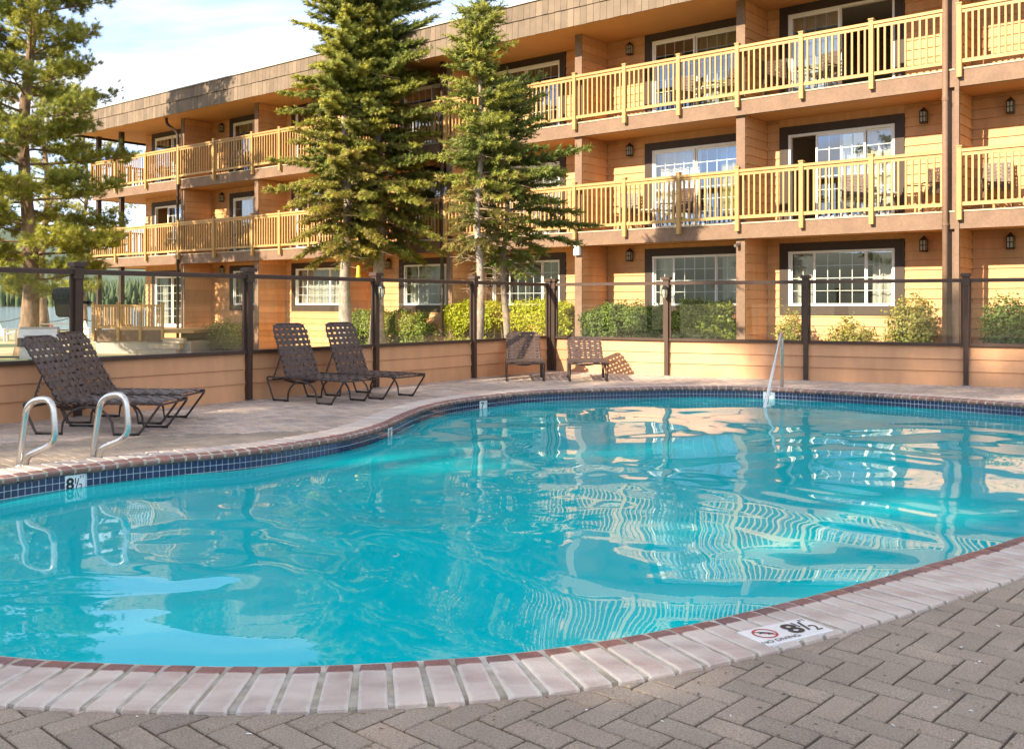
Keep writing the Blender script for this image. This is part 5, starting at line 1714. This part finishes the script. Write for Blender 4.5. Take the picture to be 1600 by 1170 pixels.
def fir_tree(base, height, crown_lo, rad, seed, label, vscale=1.0, dry=0.35, lean=(0, 0), bark='bark', tr=0.12, shape=0.85, dens=1.0, bias=(0, 0), bare=True):
    r_ = np.random.default_rng(seed)
    o = empty('fir_tree', base, 0, label, 'tree', 'conifers in front of the hotel')
    n_p = 12
    path = [Vector((lean[0] * (i / n_p) + 0.05 * math.sin(i * 1.3 + seed), lean[1] * (i / n_p) + 0.04 * math.cos(i * 1.1 + seed), height * i / n_p)) for i in range(n_p + 1)]
    path[0] = Vector((0, 0, 0))
    me = trunk_mesh(path, tr, 0.012, 12, seed); me.materials[0] = M[bark]
    link('trunk', me, o)
    pos = []; dirs = []; sc = []; val = []
    brn = MB(); dead = MB()
    z = crown_lo
    def axis(zz):
        u = max(0, min(0.9999, zz / height)) * n_p; i = int(u); t = u - i
        return path[i].lerp(path[i + 1], t)
    while z < height - 0.08:
        u = (z - crown_lo) / (height - crown_lo)
        Rz = rad * (1 - u) ** shape * (0.55 + 0.45 * min(1, u / 0.16)) + 0.10
        nb = int(r_.integers(4, 8)) if u < 0.9 else 4
        a0 = r_.uniform(0, 6.28)
        for k in range(nb):
            a = a0 + 2 * math.pi * k / nb + r_.uniform(-0.3, 0.3)
            L = Rz * r_.uniform(0.42, 1.25) * (1 + bias[0] * math.cos(a) + bias[1] * math.sin(a))
            if u < 0.1: L *= r_.uniform(0.5, 1.1)
            c0 = axis(z + r_.uniform(-0.06, 0.06))
            rise = 0.42 * u - 0.04 + r_.uniform(-0.1, 0.1)
            ca, sa = math.cos(a), math.sin(a)
            pts = []
            for t in (0, 0.25, 0.5, 0.75, 1.0):
                zz = rise * L * t - (0.10 if u < 0.55 else 0.03) * L * t * t * 1.0 + 0.10 * L * max(0, t - 0.6) - 0.26 * L * t * t * max(0, 1 - u / 0.22)
                pts.append(c0 + Vector((ca * L * t, sa * L * t, zz)))
            brn.tube(pts, [0.022 * (1 - 0.8 * t) * (0.5 + 0.5 * (1 - u)) for t in (0, .25, .5, .75, 1)], 4, cap=False)
            nn = max(4, int(L / 0.068 * dens))
            v0 = r_.uniform(0, 1)
            tlo = 0.10 if u > 0.30 else 0.26
            for i in range(nn):
                t = tlo + (1 - tlo) * (i + r_.random()) / nn
                q = t * 4; j = min(3, int(q)); f_ = q - j
                p = pts[j].lerp(pts[j + 1], f_); d = (pts[j + 1] - pts[j]).normalized()
                sd = Vector((-d.y, d.x, 0)).normalized()
                tl = (0.10 + 0.42 * L * 0.35 * (1.05 - t)) * r_.uniform(0.6, 1.2)
                for s_ in (-1, 1):
                    td = (d * r_.uniform(0.55, 0.95) + sd * s_ * r_.uniform(0.5, 0.9) + Vector((0, 0, r_.uniform(-0.40, 0.34)))).normalized()
                    m_ = max(1, int(round(tl / 0.12)))
                    for e in range(m_):
                        pos.append(p + td * (0.12 * e)); dirs.append(td + Vector((0, 0, r_.uniform(-0.1, 0.14)))); sc.append(r_.uniform(0.8, 1.25)); val.append(min(1, max(0, v0 * 0.5 + 0.42 * t ** 1.5 + r_.uniform(-0.15, 0.25))))  # val rises towards branch tips: sunlit tips put into the needle colour
            pos.append(pts[4]); dirs.append((pts[4] - pts[3]).normalized()); sc.append(1.1); val.append(min(1, 0.5 + 0.5 * v0))
        z += r_.uniform(0.15, 0.29) * (1.15 - 0.5 * u)
    # leader
    for k in range(5):
        pos.append(Vector(path[-1]) - Vector((0, 0, 0.12 * k))); dirs.append(Vector((0.1 * (k % 2), 0.05, 1))); sc.append(1.0); val.append(0.6)
    P = np.array([tuple(p) for p in pos]); D = np.array([tuple(d) for d in dirs]); S = np.array(sc); VV = np.array(val) * vscale
    isdry = (P[:, 2] < crown_lo + (height - crown_lo) * 0.42) & (r_.random(len(P)) < dry * 1.6 * np.clip(1.1 - (P[:, 2] - crown_lo) / ((height - crown_lo) * 0.42), 0, 1))
    for nm, sel, mt in (('crown', ~isdry, 'fir'), ('dry_foliage', isdry, 'fir_dry')):
        if sel.sum() == 0: continue
        V, Fc = scatter(fir_tv, fir_tf, P[sel], D[sel], S[sel], r_.uniform(0, 6.28, sel.sum()), r_)
        link(nm, np_mesh(nm, V, Fc, mt, np.repeat(VV[sel], len(fir_tv))), o)
    bm = brn.mesh('branches', 'dead'); link('branches', bm, o)
    if bare:
        for k in range(46):
            zz = r_.uniform(crown_lo - 0.55, crown_lo + (height - crown_lo) * 0.45); a = r_.uniform(0, 6.28); L = r_.uniform(0.3, 1.0) * rad * 0.75
            c0 = axis(zz); d = Vector((math.cos(a), math.sin(a), r_.uniform(-0.35, 0.15)))
            pts = [c0, c0 + d * L * 0.5 + Vector((0, 0, 0.04)), c0 + d * L + Vector((0, 0, -0.05))]
            dead.tube(pts, [0.013, 0.008, 0.003], 4, cap=False)
            for e in range(4):
                p = pts[1].lerp(pts[2], e / 4); s_ = Vector((-d.y, d.x, r_.uniform(-0.4, 0.3))) * (1 if e % 2 else -1)
                dead.tube([p, p + (d * 0.5 + s_).normalized() * L * 0.3], [0.006, 0.002], 3, cap=False)
        tag(dead.build('bare_twigs', 'dead', o), kind='stuff')
    return o

def fir_at(xpx, Y, ytop, ylow, rad, seed, label, **kw):
    b = at(xpx, Y, GROUND_Z)
    h = CAM_H + (YH - ytop) * Y / F_PX - GROUND_Z
    lo = CAM_H + (YH - ylow) * Y / F_PX - GROUND_Z
    return fir_tree(b, h, lo, rad, seed, label, **kw)
fir_at(541, 26.5, -150, 385, 2.05, 21, 'tall fir on the left of the pair with pale grey trunk', tr=0.18, dry=0.4, bias=(-0.14, -0.05), dens=1.75)
fir_at(592, 27.3, -190, 385, 2.35, 22, 'tall fir on the right of the pair behind the lanterned fence post', tr=0.20, dry=0.2, bias=(0.16, 0), dens=1.6, vscale=0.6)
fir_at(747, 18.6, -22, 385, 0.88, 23, 'smaller fir with thin grey trunk behind the chair corner', tr=0.10, dry=0.5, lean=(0.06, 0), shape=0.66, dens=0.9, vscale=0.75)
fir_at(789, 19.4, 120, 405, 1.42, 24, 'short dark fir beside the smaller fir near the hedge', tr=0.085, dry=0.2, shape=0.55, dens=1.1, bias=(0.30, 0), vscale=0.25)

def pine_tree(base, height, crown_lo, rad, seed, label, tr=0.35, group='pines by the lake', n_main=44, lean=(0.2, 0), clumps=1.0, cat='tree', val0=0.0):
    r_ = np.random.default_rng(seed)
    o = empty('pine_tree', base, 0, label, cat, group)
    n_p = 14
    path = [Vector((lean[0] * (i / n_p) + 0.12 * math.sin(i * 0.8 + seed), lean[1] * (i / n_p) + 0.10 * math.cos(i * 0.7 + seed), height * i / n_p)) for i in range(n_p + 1)]
    path[0] = Vector((0, 0, 0))
    me = trunk_mesh(path, tr, 0.05, 14, seed); me.materials[0] = M['bark_pine']
    link('trunk', me, o)
    pos = []; dirs = []; sc = []; val = []
    brn = MB()
    def axis(zz):
        u = max(0, min(0.9999, zz / height)) * n_p; i = int(u); t = u - i
        return path[i].lerp(path[i + 1], t)
    for k in range(n_main):
        u = (k + r_.random()) / n_main
        zb = crown_lo + (height - crown_lo) * u
        a = k * 2.4 + r_.uniform(-0.5, 0.5)
        Rz = rad * (0.95 + 0.30 * math.sin(math.pi * min(1, u * 1.05)) - 0.62 * u ** 2) * r_.uniform(0.65, 1.2)
        c0 = axis(zb); ca, sa = math.cos(a), math.sin(a)
        rise = r_.uniform(-0.12, 0.30) + 0.35 * u
        pts = [c0 + Vector((ca * Rz * t, sa * Rz * t, Rz * (rise * t - 0.22 * t * t + 0.20 * t ** 3) + 0.05 * math.sin(5 * t + k))) for t in (0, .2, .4, .6, .8, 1)]
        r0 = 0.018 + 0.013 * Rz * (1 - 0.5 * u)
        brn.tube(pts, [r0 * (1 - 0.8 * t) for t in (0, .2, .4, .6, .8, 1)], 6, cap=False)
        nsub = int(5 + Rz * 2.6)
        v0 = r_.uniform(0, 0.6)
        for s_ in range(nsub):
            t = 0.30 + 0.70 * (s_ + r_.random()) / nsub
            q = t * 5; j = min(4, int(q)); p = pts[j].lerp(pts[j + 1], q - j); d = (pts[j + 1] - pts[j]).normalized()
            sd = Vector((-d.y, d.x, 0)).normalized() * (1 if s_ % 2 else -1)
            L = r_.uniform(0.35, 0.95) * (1.25 - 0.55 * t) * min(1.0, 0.35 + Rz / 4)
            td = (d * r_.uniform(0.3, 0.9) + sd * r_.uniform(0.4, 1.0) + Vector((0, 0, r_.uniform(-0.1, 0.5)))).normalized()
            e = p + td * L
            brn.tube([p, p + td * L * 0.5 + Vector((0, 0, 0.03)), e], [0.014, 0.010, 0.006], 4, cap=False)
            m_ = int((6 + 5 * L) * clumps)
            for c in range(m_):
                w = 0.30 + 0.75 * r_.random()
                pp = p.lerp(e, w) + Vector((r_.normal() * 0.12, r_.normal() * 0.12, r_.normal() * 0.10))
                dd = td + Vector((r_.normal() * 0.5, r_.normal() * 0.5, r_.normal() * 0.4 + 0.35))
                pos.append(pp); dirs.append(dd); sc.append(r_.uniform(0.75, 1.2)); val.append(min(1, max(0, val0 + v0 + r_.uniform(-0.1, 0.35))))
    P = np.array([tuple(p) for p in pos]); D = np.array([tuple(d) for d in dirs])
    V, Fc = scatter(pine_tv, pine_tf, P, D, np.array(sc), r_.uniform(0, 6.28, len(P)), r_)
    link('crown', np_mesh('crown', V, Fc, 'pine', np.repeat(np.array(val), len(pine_tv))), o)
    link('branches', brn.mesh('branches', 'bark_pine', smooth=True), o)
    return o
PINE_Y = 30.0
pine = pine_tree(at(41, PINE_Y, GROUND_Z), 15.5, 1.9, 2.1, 31, 'big pine with scarred reddish trunk at the left picture edge', tr=0.275, n_main=100, lean=(0.15, 0), clumps=2.5)
pine_tree(at(128, 52, GROUND_Z), 12.5, 4.0, 2.6, 32, 'thin trunked yellow green pine behind the nearest fence post', tr=0.16, n_main=30, val0=0.35)
pine_tree(at(66, 47, GROUND_Z), 13.0, 4.5, 2.7, 33, 'pale trunked pine directly behind the big scarred pine', tr=0.24, n_main=30, val0=0.3)
# trees standing left of and behind the photographer: they shade the near deck and show in the window glass
shade = pine_tree((0, 0, 0), 15.5, 3.2, 2.7, 35, 'pine', tr=0.27, n_main=84, clumps=1.7)
for k, (c_, hh_, rot, lab) in enumerate(((0.5, 20.5, 0.7, 'first of the row, shading the near paving'), (-3.6, 21.5, 2.6, 'second of the row, shading the near coping'),
        (-7.4, 25.0, 2.0, 'tallest of the row, shading the right fence end'), (-11.6, 18.6, 3.1, 'lowest of the row, shading the loungers'), (-15.0, 19.8, 4.0, 'last of the row, shading the fence corner'))):
    c = shade if k == 0 else copy_tree(shade)
    a_ = -25.0 + (1.2 if k % 2 else -1.0)
    s_ = hh_ / 15.5
    c.location = (a_ * 0.754 + c_ * 0.658, a_ * 0.658 - c_ * 0.754, GROUND_Z); c.rotation_euler = (0, 0, rot); c.scale = (s_ * 0.95, s_ * 0.95, s_)
    tag(c, 'tall pine far behind the photographer, ' + lab, 'tree', 'pines shading the deck')

# =================================================================== SHRUBS
def leaf_template(n_, size, seed):
    r_ = np.random.default_rng(seed)
    V = []; Fc = []
    for i in range(n_):
        c = r_.normal(size=3) * size * 0.9
        nn = np.array([1.0, 0, 0]) + r_.normal(size=3) * 0.45; nn /= np.linalg.norm(nn)
        d = np.cross(nn, r_.normal(size=3)); d /= np.linalg.norm(d)
        s = np.cross(nn, d)
        l = size * r_.uniform(0.8, 1.3); w = l * 0.42
        b = len(V)
        V += [c, c + d * l * 0.5 + s * w + nn * l * 0.08, c + d * l, c + d * l * 0.5 - s * w + nn * l * 0.08]
        Fc.append((b, b + 1, b + 2, b + 3))
    return np.array(V), np.array(Fc)
leaf_tv, leaf_tf = leaf_template(11, 0.052, 4)
def shrub(name, center, size, seed, material, label, cat, group, n=900, rz=0.0, boxy=0.6, lump=0.12, stems=6, loose=0.0):
    """foliage volume: superellipsoid shell with lumps; local x along the hedge"""
    r_ = np.random.default_rng(seed)
    o = empty(name, center, rz, label, cat, group)
    lx, ly, lz = size[0] / 2, size[1] / 2, size[2]
    n = int(n * (3.4 if not loose else 1.3))
    d = r_.normal(size=(n, 3)); d /= np.linalg.norm(d, axis=1, keepdims=True)
    e = boxy
    sgn = np.sign(d); dd = sgn * np.abs(d) ** e
    rad = 1 - np.abs(r_.normal(size=n)) * (0.10 + loose)
    lm = 1 + lump * (np.sin(d[:, 0] * 5 * size[0] + seed) * np.cos(d[:, 2] * 4 + seed) + 0.6 * np.sin(d[:, 1] * 7 + d[:, 0] * 11))
    if loose:
        lm *= (1 + loose * r_.random(n) * 1.6) / (1 + loose * 1.1)
    P = dd * (rad * lm)[:, None] * np.array([lx, ly, lz * 0.52])
    P[:, 2] += lz * 0.5
    P[:, 2] = np.maximum(P[:, 2], 0.04)
    V, Fc = scatter(leaf_tv, leaf_tf, P, d + r_.normal(size=(n, 3)) * 0.4, r_.uniform(0.7, 1.3, n), r_.uniform(0, 6.28, n), r_)
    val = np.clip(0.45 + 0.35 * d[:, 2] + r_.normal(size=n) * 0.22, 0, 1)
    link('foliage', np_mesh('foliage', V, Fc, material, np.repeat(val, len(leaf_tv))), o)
    st = MB()
    for k in range(stems):
        a = r_.uniform(0, 6.28); q = Vector((lx * 0.6 * (2 * (k + 0.5) / stems - 1), r_.uniform(-0.1, 0.1), 0))
        tpt = q + Vector((0.35 * lx * math.cos(a) / max(1, stems / 3), 0.4 * ly * math.sin(a), lz * 0.85))
        st.tube([q, q.lerp(tpt, 0.5) + Vector((0.03, 0, 0)), tpt], [0.016, 0.011, 0.004], 5, cap=False)
    st.build('stems', 'dead', o)
    return o
def hedge_px(x0, x1, ytop, depth, material, seed, label, name='hedge', thick=0.8, n=1400, **kw):
    """hedge in the building's planting bed between two photo columns"""
    def sl(x):
        r_ = (x - CX) / F_PX
        p = BMAT @ Vector((0, depth, 0)); d = BMAT.to_3x3() @ Vector((1, 0, 0))
        return (r_ * p.y - p.x) / (d.x - r_ * d.y)
    s0, s1 = sl(x0), sl(x1)
    c = bw((s0 + s1) / 2, depth, GROUND_Z)
    top = CAM_H + (YH - ytop) * c.y / F_PX
    return shrub(name, c, (abs(s1 - s0), thick, (top - GROUND_Z) * 0.93), seed, material, label, 'hedge' if name == 'hedge' else 'shrub', 'shrubs along the hotel wall', n=n, rz=BROT, **kw)
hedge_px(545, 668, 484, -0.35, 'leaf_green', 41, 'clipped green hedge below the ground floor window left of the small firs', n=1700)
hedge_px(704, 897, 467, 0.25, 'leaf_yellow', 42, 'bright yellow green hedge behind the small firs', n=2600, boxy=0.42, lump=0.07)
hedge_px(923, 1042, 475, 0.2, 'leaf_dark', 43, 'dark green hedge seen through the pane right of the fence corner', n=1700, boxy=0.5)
hedge_px(1046, 1147, 468, 0.2, 'leaf_green', 44, 'rounded green shrub left of the brown ground floor column', name='shrub', n=1500, boxy=0.7)
hedge_px(1380, 1470, 452, 0.3, 'leaf_rose', 45, 'tall loose rose bush below the right end of the wide window', name='shrub', n=700, boxy=0.9, loose=0.28, stems=9)
hedge_px(1285, 1385, 494, 0.35, 'leaf_rose', 46, 'low sparse rose bush under the wide ground floor window', name='shrub', n=420, boxy=0.9, loose=0.3, stems=9)
hedge_px(1213, 1262, 476, 0.35, 'leaf_rose', 47, 'small sparse shrub behind the fence post near the sloping handrail', name='shrub', n=260, boxy=0.9, loose=0.3, stems=5)
hedge_px(1530, 1625, 455, 0.2, 'leaf_dark', 48, 'dark reddish rose bush at the right picture edge', name='shrub', n=900, boxy=0.9, loose=0.25, stems=9)
hedge_px(322, 382, 497, 0.2, 'leaf_rose', 49, 'bushy shrub at the wall corner below the cream utility box', name='shrub', n=420, boxy=0.9, loose=0.25, stems=6)
hedge_px(660, 700, 505, 0.1, 'leaf_rose', 50, 'dry looking low shrub right of the clipped green hedge', name='shrub', n=300, boxy=0.9, loose=0.2, stems=5)

# hanging feeder beside the tall fir
p = at(560, 20.0, CAM_H + (YH - 430) * 20.0 / F_PX)
o = empty('bird_feeder', p, 0, 'small yellow feeder hanging beside the tall fir trunk', 'feeder')
MB().lathe([(0.012, 0.20), (0.035, 0.18), (0.04, 0.03), (0.052, -0.02), (0.052, -0.06), (0.02, -0.09)], 12).build('feeder_body', 'yellow', o, smooth=True)
MB().tube([(0, 0, 0.2), (0.0, 0, 0.75)], 0.003, 4).build('wire', 'black', o)

# =================================================================== THINGS ON THE LAKE LAWN
def picnic_table(loc, rz, label, material='wood_green'):
    o = empty('picnic_table', loc, rz, label, 'table', 'picnic tables on the lawn')
    for k in range(5):
        MB().box(-0.95, 0.95, -0.38 + k * 0.155, -0.24 + k * 0.155, 0.71, 0.75).build('table_plank', material, o)
    for s in (-1, 1):
        MB().box(-0.95, 0.95, s * 0.72 - 0.13, s * 0.72 + 0.13, 0.41, 0.45).build('bench_plank', material, o)
        b = MB(); b.beam((s * 0.7, -0.72, 0), (s * 0.7, -0.22, 0.70), 0.045, 0.09, (1, 0, 0)); b.beam((s * 0.7, 0.72, 0), (s * 0.7, 0.22, 0.70), 0.045, 0.09, (1, 0, 0))
        b.box(s * 0.7 - 0.02, s * 0.7 + 0.02, -0.78, 0.78, 0.32, 0.405); b.build('trestle', material, o)
    return o
picnic_table(at(-6, 22.5, GROUND_Z), 0.15, 'green picnic table behind the left edge of the fence')
picnic_table(at(92, 46, GROUND_Z), 0.0, 'far picnic table beyond the grill', 'wood_grey')
o = empty('grill', at(62, 22.5, GROUND_Z), 0.3, 'steel barbecue grill with a rounded dark lid behind the nearest loungers', 'grill')
b = MB(); n_ = 8
vs = []
for x in (-0.40, 0.40):
    for k in range(n_ + 1):
        a = math.pi * k / n_
        vs.append((x, -0.27 * math.cos(a), 0.92 + 0.24 * math.sin(a) ** 0.7))
b.add(vs, [(k, k + 1, n_ + 2 + k, n_ + 1 + k) for k in range(n_)] + [tuple(range(n_, -1, -1)), tuple(range(n_ + 1, 2 * n_ + 2))])
b.build('lid', 'galv', o)
MB().box(-0.42, 0.42, -0.28, 0.28, 0.72, 0.915).build('firebox', 'black', o)
MB().tube([(-0.3, -0.30, 0.98), (0.3, -0.30, 0.98)], 0.014, 6).build('handle', 'steel', o)
b = MB(); b.box(-0.38, 0.38, -0.25, 0.25, 0.06, 0.715); b.build('cabinet', 'galv', o)
def lawn_chair(loc, rz, label, material='wood_grey'):
    o = empty('lawn_chair', loc, rz, label, 'chair', 'slatted lawn chairs by the lake')
    for k in range(5):
        b = MB(); x = -0.24 + k * 0.12; b.beam((x, 0.15, 0.28), (x * 1.15, 0.48, 0.98 - abs(k - 2) * 0.05), 0.09, 0.02, (0, 1, 0)); b.build('back_slat', material, o)
    MB().add([(-0.27, -0.35, 0.40), (0.27, -0.35, 0.40), (0.27, 0.18, 0.27), (-0.27, 0.18, 0.27), (-0.27, -0.35, 0.37), (0.27, -0.35, 0.37), (0.27, 0.18, 0.24), (-0.27, 0.18, 0.24)],
             [(0, 1, 2, 3), (7, 6, 5, 4), (0, 4, 5, 1), (1, 5, 6, 2), (2, 6, 7, 3), (3, 7, 4, 0)]).build('seat', material, o)
    for s in (-1, 1):
        MB().box(s * 0.34 - 0.07, s * 0.34 + 0.07, -0.42, 0.30, 0.54, 0.565).build('arm', material, o)
        MB().box(s * 0.31 - 0.02, s * 0.31 + 0.02, -0.36, -0.27, 0.0, 0.54).build('leg', material, o)
        MB().box(s * 0.31 - 0.02, s * 0.31 + 0.02, 0.18, 0.26, 0.0, 0.54).build('leg', material, o)
lawn_chair(at(8, 44, GROUND_Z), 2.6, 'pale slatted chair by the lake left of the big pine', 'white_plastic')
lawn_chair(at(135, 46, GROUND_Z), 2.9, 'slatted chair by the lake beside the patio railing', 'white_plastic')
o = empty('buoy_marker', at(78, 64, -0.9), 0, 'small red triangular marker by the lake', 'marker')
MB().add([(-0.45, 0, 0.0), (0.45, 0, 0.0), (0, 0, 0.85), (-0.45, 0.3, 0), (0.45, 0.3, 0), (0, 0.3, 0.85)], [(0, 1, 2), (5, 4, 3), (0, 3, 4, 1), (1, 4, 5, 2), (2, 5, 3, 0)]).build('panel', 'red_paint', o)
MB().box(-0.04, 0.04, 0.1, 0.2, -0.8, 0.0).build('stake', 'wood_grey', o)
o = empty('rope_fence', at(-40, 48, GROUND_Z), 0, 'low rope barrier along the lake shore', 'fence')
pr_ = [Vector((x, 0.4 * x * 0.1, 0)) for x in (0, 2.4, 4.8, 7.2)]
for q_ in pr_:
    MB().box(q_.x - 0.05, q_.x + 0.05, q_.y - 0.05, q_.y + 0.05, 0, 1.15).build('post', 'wood_grey', o)
b = MB()
for a, e in zip(pr_[:-1], pr_[1:]):
    b.tube([a.lerp(e, t) + Vector((0, 0, 1.05 - 0.25 * math.sin(math.pi * t))) for t in [i / 8 for i in range(9)]], 0.02, 5)
b.build('rope', 'rubber', o)
